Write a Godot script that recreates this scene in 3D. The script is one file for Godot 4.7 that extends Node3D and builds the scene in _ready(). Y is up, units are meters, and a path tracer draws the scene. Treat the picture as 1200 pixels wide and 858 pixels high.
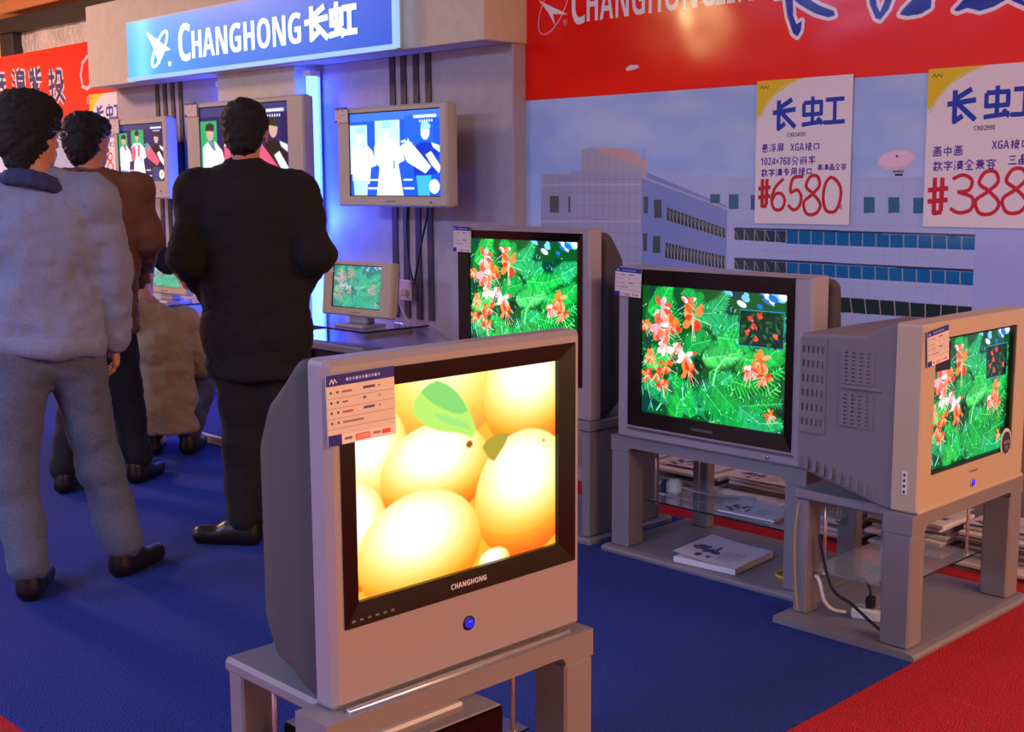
extends Node3D

# ------------------------------------------------------------------ painting flat prints
class Paint:
	var im: Image
	var w: int
	var h: int
	func _init(ww: int, hh: int, c: Color) -> void:
		w = ww
		h = hh
		im = Image.create_empty(w, h, false, Image.FORMAT_RGBA8)
		im.fill(c)
	func rect(x: float, y: float, ww: float, hh: float, c: Color) -> void:
		im.fill_rect(Rect2i(int(x), int(y), maxi(1, int(ww)), maxi(1, int(hh))), c)
	func poly(p: PackedVector2Array, c: Color) -> void:
		var n := p.size()
		var lo := 1e9
		var hi := -1e9
		for q in p:
			lo = minf(lo, q.y)
			hi = maxf(hi, q.y)
		for y in range(maxi(0, int(floor(lo))), mini(h - 1, int(ceil(hi))) + 1):
			var yy := y + 0.5
			var xs := PackedFloat32Array()
			for i in n:
				var a := p[i]
				var b := p[(i + 1) % n]
				if (a.y <= yy) != (b.y <= yy):
					xs.append(a.x + (yy - a.y) / (b.y - a.y) * (b.x - a.x))
			xs.sort()
			for i in range(0, xs.size() - 1, 2):
				var x0 := maxi(0, int(round(xs[i])))
				var x1 := mini(w, int(round(xs[i + 1])))
				if x1 > x0:
					im.fill_rect(Rect2i(x0, y, x1 - x0, 1), c)
	func oval(cx: float, cy: float, rx: float, ry: float, c: Color, rot := 0.0) -> void:
		var p := PackedVector2Array()
		for i in 24:
			var a := TAU * i / 24.0
			p.append(Vector2(cx, cy) + Vector2(cos(a) * rx, sin(a) * ry).rotated(rot))
		poly(p, c)
	func line(p: PackedVector2Array, wd: float, c: Color) -> void:
		for i in p.size() - 1:
			var d := (p[i + 1] - p[i]).normalized().orthogonal() * wd * 0.5
			poly(PackedVector2Array([p[i] + d, p[i + 1] + d, p[i + 1] - d, p[i] - d]), c)
			if wd > 3.0 and i > 0:
				oval(p[i].x, p[i].y, wd * 0.5, wd * 0.5, c)
	# strokes: flat list of polylines in a unit box (y down)
	func glyph(strokes: Array, x: float, y: float, sx: float, sy: float, wd: float, c: Color, lean := 0.0, smooth := false) -> void:
		for s in strokes:
			var p := PackedVector2Array()
			for i in range(0, s.size(), 2):
				p.append(Vector2(x + s[i] * sx, y + s[i + 1] * sy - lean * s[i] * sx))
			if smooth and p.size() > 3:
				var o := PackedVector2Array()
				var m := p.size()
				var loop := p[0].distance_to(p[m - 1]) < 4.0
				for i in m - 1:
					var before := p[i - 1] if i > 0 else (p[m - 2] if loop else p[0])
					var after := p[i + 2] if i + 2 < m else (p[1] if loop else p[m - 1])
					for j in 5:
						o.append(p[i].cubic_interpolate(p[i + 1], before, after, j / 5.0))
				o.append(p[m - 1])
				p = o
			line(p, wd, c)
	func text(t: String, x: float, y: float, hh: float, c: Color, sx := 1.0) -> float:
		var tm := Print.text_mesh(t, true)
		var ar: Array = tm.surface_get_arrays(0)
		var v: PackedVector3Array = ar[Mesh.ARRAY_VERTEX]
		var id: PackedInt32Array = ar[Mesh.ARRAY_INDEX]
		var k := hh / 0.714
		var low := tm.get_aabb().position
		var hi := 0.0
		for i in range(0, id.size(), 3):
			var q := PackedVector2Array()
			for j in 3:
				var a := v[id[i + j]]
				hi = maxf(hi, a.x - low.x)
				q.append(Vector2(x + (a.x - low.x) * k * sx, y - (a.y - low.y) * k))
			poly(q, c)
		return hi * k * sx
	func tex(soft := 0.0) -> ImageTexture:
		if soft > 0.0:
			im.resize(int(w * soft), int(h * soft), Image.INTERPOLATE_LANCZOS)
			im.resize(w, h, Image.INTERPOLATE_CUBIC)
		return ImageTexture.create_from_image(im)

class Print:
	static func text_mesh(t: String, bold: bool, depth := 0.0) -> TextMesh:
		var f := SystemFont.new()
		f.font_names = PackedStringArray(["Droid Sans"])
		f.font_weight = 700 if bold else 400
		var m := TextMesh.new()
		m.font = f
		m.font_size = 64
		m.pixel_size = 1.0 / 64.0
		m.depth = depth
		m.curve_step = 1.5
		m.horizontal_alignment = HORIZONTAL_ALIGNMENT_LEFT
		m.vertical_alignment = VERTICAL_ALIGNMENT_BOTTOM
		m.text = t
		return m

# hand-drawn characters, one polyline per brush stroke
const G := {
	"长": [[.12, .42, .95, .36], [.34, .05, .34, .9, .58, .76], [.34, .3, .82, .06], [.42, .42, .95, .9]],
	"虹": [[.06, .22, .06, .58, .46, .58, .46, .22, .06, .22], [.26, .04, .26, .86], [.02, .88, .5, .82], [.38, .7, .5, .9], [.56, .18, .98, .18], [.77, .18, .77, .84], [.52, .86, 1., .86]],
	"接": [[.05, .3, .4, .3], [.24, .05, .24, .9, .12, .82], [.05, .65, .4, .5], [.7, .02, .7, .15], [.48, .2, .95, .2], [.58, .3, .66, .42], [.88, .28, .78, .42], [.44, .48, 1., .48], [.66, .5, .5, .75, .95, .98], [.9, .55, .5, .98]],
	"口": [[.18, .25, .18, .85], [.18, .25, .82, .25, .82, .85], [.18, .8, .82, .8]],
	"分": [[.4, .05, .05, .5], [.58, .05, .98, .48], [.25, .55, .75, .55, .7, .95, .55, .9], [.48, .55, .2, .98]],
	"辨": [[.05, .2, .35, .2], [.02, .45, .38, .45], [.05, .65, .35, .65], [.2, .45, .15, .98], [.5, .1, .44, .95], [.62, .2, .95, .2], [.6, .45, 1., .45], [.62, .65, .98, .65], [.8, .45, .8, .98]],
	"率": [[.5, .02, .5, .14], [.1, .18, .9, .18], [.5, .2, .35, .38, .6, .36, .38, .56, .65, .54], [.15, .3, .25, .42], [.85, .3, .72, .42], [.05, .7, .95, .7], [.5, .58, .5, 1.]],
	"悬": [[.25, .05, .75, .05, .75, .45], [.25, .05, .25, .45], [.25, .2, .75, .2], [.25, .33, .75, .33], [.05, .48, .95, .48], [.4, .5, .25, .65, .75, .62], [.2, .75, .1, .92], [.35, .75, .4, .95, .75, .92], [.85, .75, .92, .9]],
	"浮": [[.05, .1, .18, .2], [.02, .4, .15, .48], [.05, .95, .2, .62], [.9, .05, .35, .15], [.4, .25, .48, .36], [.62, .22, .66, .34], [.88, .22, .78, .36], [.4, .45, .85, .45, .65, .6], [.65, .6, .65, .95, .5, .9], [.3, .68, 1., .68]],
	"屏": [[.2, .08, .85, .08, .85, .3, .2, .3], [.2, .08, .2, .6, .05, .95], [.4, .38, .48, .5], [.8, .38, .7, .5], [.3, .52, .95, .52], [.25, .72, 1., .72], [.45, .52, .45, .75, .35, .98], [.75, .52, .75, 1.]],
	"数": [[.05, .3, .5, .3], [.28, .05, .28, .5], [.1, .12, .18, .22], [.45, .12, .38, .22], [.05, .65, .5, .65], [.25, .52, .12, .78, .45, .98], [.42, .6, .1, .98], [.65, .05, .55, .4], [.6, .28, .98, .28], [.85, .3, .5, .98], [.62, .45, 1., .98]],
	"字": [[.5, .02, .5, .14], [.08, .32, .08, .2, .92, .2, .88, .32], [.25, .38, .75, .38, .5, .55], [.5, .55, .5, .95, .35, .9], [.05, .66, .95, .66]],
	"清": [[.05, .1, .18, .2], [.02, .4, .15, .48], [.05, .95, .2, .62], [.35, .15, .95, .15], [.38, .28, .92, .28], [.3, .42, 1., .42], [.65, .05, .65, .42], [.42, .52, .42, .98], [.42, .52, .88, .52, .88, .95], [.42, .66, .88, .66], [.42, .8, .88, .8]],
	"专": [[.2, .2, .82, .2], [.08, .42, .95, .42], [.5, .02, .35, .62, .78, .62, .45, .85], [.4, .78, .6, .98]],
	"用": [[.2, .1, .2, .7, .08, .98], [.2, .1, .85, .1, .85, .95, .72, .92], [.2, .38, .85, .38], [.2, .64, .85, .64], [.52, .1, .52, .95]],
	"画": [[.08, .1, .92, .1], [.3, .25, .7, .25, .7, .72, .3, .72, .3, .25], [.3, .48, .7, .48], [.5, .25, .5, .72], [.12, .3, .12, .92, .88, .92, .88, .3]],
	"中": [[.15, .3, .15, .65, .85, .65, .85, .3, .15, .3], [.5, .02, .5, 1.]],
	"全": [[.5, .02, .05, .45], [.5, .02, .95, .45], [.3, .5, .7, .5], [.28, .7, .72, .7], [.1, .95, .9, .95], [.5, .5, .5, .95]],
	"高": [[.5, .02, .5, .12], [.08, .16, .92, .16], [.32, .26, .68, .26, .68, .4, .32, .4, .32, .26], [.15, .98, .15, .52, .85, .52, .85, .95], [.35, .66, .65, .66, .65, .82, .35, .82, .35, .66]],
	"三": [[.15, .15, .85, .15], [.22, .5, .78, .5], [.05, .9, .95, .9]],
	"晶": [[.3, .05, .7, .05, .7, .42, .3, .42, .3, .05], [.3, .23, .7, .23], [.05, .52, .42, .52, .42, .95, .05, .95, .05, .52], [.05, .73, .42, .73], [.58, .52, .95, .52, .95, .95, .58, .95, .58, .52], [.58, .73, .95, .73]],
	"兼": [[.3, .02, .38, .14], [.7, .02, .6, .14], [.08, .18, .92, .18], [.2, .34, .8, .34, .8, .62], [.05, .48, .95, .48], [.2, .62, .8, .62], [.4, .18, .4, .95], [.6, .18, .6, .95], [.38, .65, .08, .95], [.62, .65, .95, .95]],
	"容": [[.5, .02, .5, .12], [.08, .28, .08, .16, .92, .16, .9, .28], [.35, .28, .2, .42], [.62, .28, .8, .42], [.5, .38, .1, .7], [.5, .38, .92, .7], [.3, .68, .7, .68, .7, .95, .3, .95, .3, .68]],
	"6": [[.8, .08, .3, .35, .12, .7, .3, .95, .7, .95, .88, .72, .7, .52, .35, .52, .15, .7]],
	"5": [[.95, .05, .35, .1, .22, .48, .6, .42, .85, .6, .75, .88, .4, .98, .1, .85]],
	"8": [[.55, .48, .2, .3, .4, .05, .75, .05, .85, .28, .5, .5, .1, .7, .25, .98, .7, .98, .92, .75, .55, .48]],
	"0": [[.5, .04, .2, .2, .1, .6, .25, .95, .65, .98, .88, .7, .88, .3, .5, .04]],
	"3": [[.1, .12, .5, .02, .85, .15, .75, .4, .3, .46], [.35, .46, .9, .6, .85, .9, .4, .99, .05, .88]],
	"¥": [[.05, .35, .95, .3], [.05, .65, .95, .6], [.35, .02, .35, .98], [.68, .02, .66, .9], [.3, .95, .7, .92]],
	"紫": [[.1, .12, .1, .36], [.1, .22, .4, .18], [.3, .02, .3, .4], [.02, .44, .46, .34], [.9, .06, .55, .2], [.58, .02, .58, .36, .95, .34], [.5, .42, .25, .56, .62, .54, .22, .72, .78, .68], [.5, .7, .5, 1., .4, .95], [.28, .8, .1, .96], [.72, .8, .9, .96]],
	"湟": [[.02, .1, .16, .2], [0., .4, .14, .48], [.02, .98, .2, .62], [.62, .0, .55, .12], [.36, .14, .88, .12, .86, .46, .38, .48, .36, .14], [.38, .3, .86, .28], [.34, .6, .94, .56], [.4, .76, .88, .74], [.26, .98, 1., .92], [.62, .56, .62, .94]],
	"竞": [[.5, .0, .5, .1], [.1, .15, .9, .12], [.3, .2, .38, .32], [.7, .18, .62, .32], [.02, .38, .98, .34], [.25, .46, .75, .44, .74, .66, .26, .68, .25, .46], [.4, .68, .34, .86, .05, 1.], [.6, .68, .6, .94, .98, .94, .95, .8]],
	"投": [[.02, .3, .4, .26], [.22, .02, .22, .92, .1, .85], [.02, .62, .4, .5], [.55, .1, .52, .35, .42, .45], [.55, .1, .82, .1, .84, .38, .98, .38], [.46, .54, .88, .5, .45, .98], [.5, .6, .98, .98]],
}

# ------------------------------------------------------------------ mesh helpers
var M := {}
var used := {}
var rng := RandomNumberGenerator.new()

func new_st(smooth := false) -> SurfaceTool:
	var st := SurfaceTool.new()
	st.begin(Mesh.PRIMITIVE_TRIANGLES)
	st.set_smooth_group(0 if smooth else -1)
	return st

# a, b, c run counter-clockwise seen from outside
func tri(st: SurfaceTool, a: Vector3, b: Vector3, c: Vector3) -> void:
	st.add_vertex(a)
	st.add_vertex(c)
	st.add_vertex(b)

func quad(st: SurfaceTool, a: Vector3, b: Vector3, c: Vector3, d: Vector3) -> void:
	tri(st, a, b, c)
	tri(st, a, c, d)

func quad_uv(st: SurfaceTool, a: Vector3, b: Vector3, c: Vector3, d: Vector3, ua: Vector2, ub: Vector2, uc: Vector2, ud: Vector2) -> void:
	var p := [a, c, b, a, d, c]
	var u := [ua, uc, ub, ua, ud, uc]
	for i in 6:
		st.set_uv(u[i])
		st.add_vertex(p[i])

func out_face(st: SurfaceTool, p: Array, ctr: Vector3) -> void:
	var n: Vector3 = (p[1] - p[0]).cross(p[2] - p[0])
	var mid := Vector3.ZERO
	for q in p:
		mid += q
	mid /= p.size()
	if n.dot(mid - ctr) < 0.0:
		p.reverse()
	for i in range(1, p.size() - 1):
		tri(st, p[0], p[i], p[i + 1])

# chamfered box
func cbox(st: SurfaceTool, c: Vector3, s: Vector3, b := 0.004, t := Transform3D()) -> void:
	var hs := s * 0.5
	b = minf(b, minf(hs.x, minf(hs.y, hs.z)) * 0.9)
	var cc := t * c
	for ax in 3:
		var a1 := (ax + 1) % 3
		var a2 := (ax + 2) % 3
		for sg in [-1.0, 1.0]:
			var p := []
			for q in [[-1, -1], [1, -1], [1, 1], [-1, 1]]:
				var v := Vector3.ZERO
				v[ax] = sg * hs[ax]
				v[a1] = q[0] * (hs[a1] - b)
				v[a2] = q[1] * (hs[a2] - b)
				p.append(t * (c + v))
			out_face(st, p, cc)
	if b < 0.0005:
		return
	for ax in 3:
		var a1 := (ax + 1) % 3
		var a2 := (ax + 2) % 3
		for s1 in [-1.0, 1.0]:
			for s2 in [-1.0, 1.0]:
				var p := []
				for q in [[-1, 0], [1, 0], [1, 1], [-1, 1]]:
					var v := Vector3.ZERO
					v[ax] = q[0] * (hs[ax] - b)
					v[a1] = s1 * (hs[a1] - (b if q[1] == 1 else 0.0))
					v[a2] = s2 * (hs[a2] - (b if q[1] == 0 else 0.0))
					p.append(t * (c + v))
				out_face(st, p, cc)
	for sx in [-1.0, 1.0]:
		for sy in [-1.0, 1.0]:
			for sz in [-1.0, 1.0]:
				out_face(st, [t * (c + Vector3(sx * hs.x, sy * (hs.y - b), sz * (hs.z - b))), t * (c + Vector3(sx * (hs.x - b), sy * hs.y, sz * (hs.z - b))), t * (c + Vector3(sx * (hs.x - b), sy * (hs.y - b), sz * hs.z))], cc)

func span(st: SurfaceTool, lo: Vector3, hi: Vector3, b := 0.004) -> void:
	cbox(st, (lo + hi) * 0.5, (hi - lo).abs(), b)

# rounded rectangle loop, counter-clockwise seen from +z
func rr(x0: float, y0: float, x1: float, y1: float, r: float, z: float, n := 4) -> PackedVector3Array:
	var p := PackedVector3Array()
	for k in 4:
		var cx := x1 - r if k == 0 or k == 3 else x0 + r
		var cy := y1 - r if k < 2 else y0 + r
		for i in n + 1:
			var a := PI * 0.5 * (k + float(i) / n)
			p.append(Vector3(cx + cos(a) * r, cy + sin(a) * r, z))
	return p

# joins loops; the last one lies towards +z, or inside the one before it
func loft(st: SurfaceTool, rings: Array, cap0 := true, cap1 := true, closed := true) -> void:
	for k in rings.size() - 1:
		var a: PackedVector3Array = rings[k]
		var b: PackedVector3Array = rings[k + 1]
		var n := a.size()
		for i in (n if closed else n - 1):
			var j := (i + 1) % n
			quad(st, a[i], a[j], b[j], b[i])
	if cap0:
		var a: PackedVector3Array = rings[0]
		for i in range(1, a.size() - 1):
			tri(st, a[0], a[i + 1], a[i])
	if cap1:
		var a: PackedVector3Array = rings[-1]
		for i in range(1, a.size() - 1):
			tri(st, a[0], a[i], a[i + 1])

func tube(st: SurfaceTool, path: PackedVector3Array, r: float, n := 6, r1 := -1.0) -> void:
	var rings := []
	var prev := Vector3.ZERO
	for i in path.size():
		var d := (path[mini(i + 1, path.size() - 1)] - path[maxi(i - 1, 0)]).normalized()
		var u := prev
		if i == 0:
			u = d.cross(Vector3.UP if absf(d.y) < 0.9 else Vector3.RIGHT)
		u = (u - d * u.dot(d)).normalized()
		prev = u
		var v := d.cross(u)
		var rad := r if r1 < 0.0 else lerpf(r, r1, float(i) / (path.size() - 1))
		var ring := PackedVector3Array()
		for k in n:
			var a := TAU * k / n
			ring.append(path[i] + (u * cos(a) + v * sin(a)) * rad)
		rings.append(ring)
	loft(st, rings)

func curve(p: Array, steps := 6) -> PackedVector3Array:
	var o := PackedVector3Array()
	for i in p.size() - 1:
		var a: Vector3 = p[maxi(i - 1, 0)]
		var b: Vector3 = p[i]
		var c: Vector3 = p[i + 1]
		var d: Vector3 = p[mini(i + 2, p.size() - 1)]
		for k in steps:
			o.append(b.cubic_interpolate(c, a, d, float(k) / steps))
	o.append(p[-1])
	return o

# prism of an outline in x, y with a depth along z
func prism(st: SurfaceTool, o: PackedVector2Array, z0: float, z1: float) -> void:
	if Geometry2D.is_polygon_clockwise(o):
		o.reverse()
	var id := Geometry2D.triangulate_polygon(o)
	for i in range(0, id.size(), 3):
		var a := o[id[i]]
		var b := o[id[i + 1]]
		var c := o[id[i + 2]]
		if (b - a).cross(c - a) < 0.0:
			var t := b
			b = c
			c = t
		tri(st, Vector3(a.x, a.y, z1), Vector3(b.x, b.y, z1), Vector3(c.x, c.y, z1))
		tri(st, Vector3(a.x, a.y, z0), Vector3(c.x, c.y, z0), Vector3(b.x, b.y, z0))
	for i in o.size():
		var a := o[i]
		var b := o[(i + 1) % o.size()]
		quad(st, Vector3(a.x, a.y, z0), Vector3(b.x, b.y, z0), Vector3(b.x, b.y, z1), Vector3(a.x, a.y, z1))

func ball(st: SurfaceTool, c: Vector3, r: Vector3, n := 12) -> void:
	var rings := []
	for i in range(1, n / 2):
		var a := -PI * 0.5 + PI * i / (n / 2)
		var ring := PackedVector3Array()
		for k in n:
			var b := TAU * k / n
			ring.append(c + Vector3(cos(b) * cos(a) * r.x, sin(b) * cos(a) * r.y, sin(a) * r.z))
		rings.append(ring)
	loft(st, rings)

# ------------------------------------------------------------------ nodes
func numbered(called: String) -> String:
	if not used.has(called):
		used[called] = 0
		return called
	used[called] += 1
	return "%s_%03d" % [called, used[called]]

func meta(o: Node3D, label: String, category: String, group := "") -> void:
	o.set_meta("label", label)
	o.set_meta("category", category)
	if group:
		o.set_meta("group", group)

func thing(called: String, label: String, category: String, at := Vector3.ZERO, turn := 0.0, group := "") -> Node3D:
	var o := Node3D.new()
	o.name = numbered(called)
	add_child(o)
	o.position = at
	o.rotation.y = turn
	meta(o, label, category, group)
	return o

func part(parent: Node3D, called: String, st: SurfaceTool, m: Material, label := "") -> MeshInstance3D:
	st.generate_normals()
	return part_mesh(parent, called, st.commit(), m, label)

func part_mesh(parent: Node3D, called: String, mesh: Mesh, m: Material, label := "") -> MeshInstance3D:
	var o := MeshInstance3D.new()
	o.name = called
	o.mesh = mesh
	o.material_override = m
	if label:
		o.set_meta("label", label)
	parent.add_child(o, true)
	return o

func solo(called: String, st: SurfaceTool, m: Material, label: String, category: String, at := Vector3.ZERO, turn := 0.0, group := "") -> MeshInstance3D:
	var o := part(self, numbered(called), st, m)
	o.position = at
	o.rotation.y = turn
	meta(o, label, category, group)
	return o

func struct(called: String, st: SurfaceTool, m: Material, label: String) -> MeshInstance3D:
	var o := part(self, called, st, m)
	o.set_meta("kind", "structure")
	o.set_meta("label", label)
	o.set_meta("category", "structure")
	return o

func words(parent: Node3D, called: String, t: String, hgt: float, at: Vector3, m: Material, depth := 0.002, bold := true, sx := 1.0, centred := true) -> MeshInstance3D:
	var tm := Print.text_mesh(t, bold, depth * 0.714 / hgt)
	var o := part_mesh(parent, called, tm, m)
	var k := hgt / 0.714
	o.scale = Vector3(k * sx, k, k)
	var wide := tm.get_aabb().size.x * k * sx
	o.position = at + Vector3(-wide * 0.5 - tm.get_aabb().position.x * k * sx if centred else 0.0, -tm.get_aabb().position.y * k, 0)
	return o

# ------------------------------------------------------------------ materials
func mat(key: String, c: Color, rough := 0.5, metal := 0.0) -> StandardMaterial3D:
	var m := StandardMaterial3D.new()
	m.albedo_color = c
	m.roughness = rough
	m.metallic = metal
	m.resource_name = key
	M[key] = m
	return m

func noise_tex(freq: float, c0: Color, c1: Color, sd: int, size := 256, oct := 4, normal := false, bump := 4.0) -> NoiseTexture2D:
	var n := FastNoiseLite.new()
	n.seed = sd
	n.frequency = freq
	n.fractal_octaves = oct
	var t := NoiseTexture2D.new()
	t.width = size
	t.height = size
	t.seamless = true
	t.noise = n
	if normal:
		t.as_normal_map = true
		t.bump_strength = bump
	else:
		var g := Gradient.new()
		g.set_color(0, c0)
		g.set_color(1, c1)
		t.color_ramp = g
	return t

func grained(key: String, c0: Color, c1: Color, rough: float, scale: float, sd: int, freq := 0.05, bump := 0.0, metal := 0.0) -> StandardMaterial3D:
	var m := mat(key, Color.WHITE, rough, metal)
	m.albedo_texture = noise_tex(freq, c0, c1, sd)
	m.uv1_triplanar = true
	m.uv1_scale = Vector3.ONE * scale
	if bump > 0.0:
		m.normal_enabled = true
		m.normal_texture = noise_tex(freq * 1.5, c0, c1, sd + 7, 256, 4, true, bump)
	return m

func glow(key: String, c: Color, energy: float, t: Texture2D = null, rough := 0.3) -> StandardMaterial3D:
	var m := mat(key, Color(0.02, 0.02, 0.025), rough)
	m.emission_enabled = true
	m.emission_energy_multiplier = energy
	if t:
		m.emission_texture = t
	else:
		m.emission = c
	return m

func make_materials() -> void:
	mat("silver", Color(0.62, 0.60, 0.64), 0.38, 0.2)
	mat("silver_stand", Color(0.51, 0.50, 0.53), 0.45, 0.15)
	mat("silver_lcd", Color(0.72, 0.70, 0.66), 0.45, 0.1)
	mat("silver_gloss", Color(0.72, 0.71, 0.72), 0.2, 0.6)
	mat("silver_gold", Color(0.74, 0.68, 0.58), 0.45, 0.1)
	grained("charcoal", Color(0.24, 0.22, 0.25), Color(0.30, 0.28, 0.31), 0.75, 8.0, 3, 0.2, 3.0)
	grained("grey_shell", Color(0.46, 0.44, 0.48), Color(0.51, 0.49, 0.53), 0.7, 8.0, 4, 0.2, 3.0)
	mat("black_gloss", Color(0.035, 0.03, 0.035), 0.2)
	mat("black", Color(0.03, 0.03, 0.032), 0.5)
	mat("chrome", Color(0.8, 0.8, 0.82), 0.18, 1.0)
	mat("white_plastic", Color(0.85, 0.84, 0.82), 0.45)
	mat("print_grey", Color(0.45, 0.43, 0.45), 0.5)
	mat("logo_white", Color(0.85, 0.85, 0.88), 0.4)
	mat("paper", Color(0.84, 0.82, 0.84), 0.8)
	mat("yellow_cable", Color(0.75, 0.6, 0.08), 0.5)
	mat("pink_rod", Color(0.82, 0.72, 0.72), 0.25, 0.6)
	var gl := mat("glass", Color(0.75, 0.85, 0.88, 0.16), 0.03)
	gl.transparency = BaseMaterial3D.TRANSPARENCY_ALPHA
	mat("glass_edge", Color(0.1, 0.16, 0.2), 0.1)
	grained("carpet_blue", Color(0.0, 0.13, 0.46), Color(0.02, 0.25, 0.68), 1.0, 3.0, 11, 0.12, 10.0)
	grained("hall_floor", Color(0.42, 0.41, 0.40), Color(0.50, 0.49, 0.48), 0.7, 0.8, 18, 0.05)
	grained("carpet_red", Color(0.66, 0.02, 0.09), Color(0.86, 0.06, 0.15), 1.0, 3.0, 12, 0.12, 10.0)
	grained("wall_panel", Color(0.63, 0.61, 0.66), Color(0.68, 0.66, 0.70), 0.55, 1.2, 13, 0.03)
	grained("fascia", Color(0.78, 0.76, 0.68), Color(0.83, 0.80, 0.73), 0.6, 1.2, 14, 0.03)
	mat("stripe", Color(0.16, 0.13, 0.14), 0.5)
	grained("hall_wall", Color(0.88, 0.78, 0.58), Color(0.93, 0.84, 0.64), 0.9, 0.6, 15, 0.02)
	grained("hall_ceiling", Color(0.66, 0.64, 0.62), Color(0.7, 0.68, 0.66), 0.9, 0.6, 16, 0.02)
	mat("hall_beam", Color(0.92, 0.62, 0.42), 0.7)
	mat("hall_frame", Color(0.22, 0.2, 0.22), 0.6)
	grained("hall_sheet", Color(0.86, 0.83, 0.86), Color(0.95, 0.94, 0.95), 0.25, 0.9, 17, 0.02, 12.0)
	# clothes, hair, skin
	var dn := grained("denim", Color(0.41, 0.46, 0.58), Color(0.52, 0.56, 0.68), 0.95, 5.0, 21, 0.10, 1.6)
	dn.rim_enabled = true
	dn.rim = 0.2
	grained("jeans", Color(0.27, 0.30, 0.39), Color(0.38, 0.41, 0.49), 0.95, 4.0, 22, 0.08, 1.6)
	mat("denim_dark", Color(0.17, 0.20, 0.36), 0.95)
	grained("brown_wool", Color(0.38, 0.25, 0.16), Color(0.47, 0.32, 0.22), 0.95, 5.0, 23, 0.10, 1.6)
	grained("black_wool", Color(0.045, 0.035, 0.035), Color(0.075, 0.06, 0.06), 0.95, 5.0, 24, 0.10, 1.6)
	grained("dark_trousers", Color(0.06, 0.055, 0.07), Color(0.10, 0.09, 0.11), 0.95, 5.0, 25, 0.1, 1.6)
	grained("navy_cloth", Color(0.05, 0.05, 0.09), Color(0.09, 0.09, 0.14), 0.95, 5.0, 26, 0.1, 1.6)
	grained("beige_cloth", Color(0.56, 0.50, 0.40), Color(0.66, 0.60, 0.50), 0.95, 5.0, 27, 0.1, 1.6)
	grained("grey_trousers", Color(0.26, 0.24, 0.28), Color(0.34, 0.32, 0.36), 0.95, 5.0, 28, 0.1, 1.6)
	grained("hair", Color(0.02, 0.016, 0.014), Color(0.06, 0.045, 0.04), 0.55, 14.0, 29, 0.2, 10.0)
	var sk := mat("skin", Color(0.72, 0.49, 0.38), 0.55)
	sk.subsurf_scatter_enabled = true
	sk.subsurf_scatter_strength = 0.1
	mat("lips", Color(0.6, 0.32, 0.28), 0.5)
	mat("eye_white", Color(0.85, 0.84, 0.82), 0.2)
	mat("shoe_leather", Color(0.09, 0.06, 0.05), 0.35)

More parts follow.
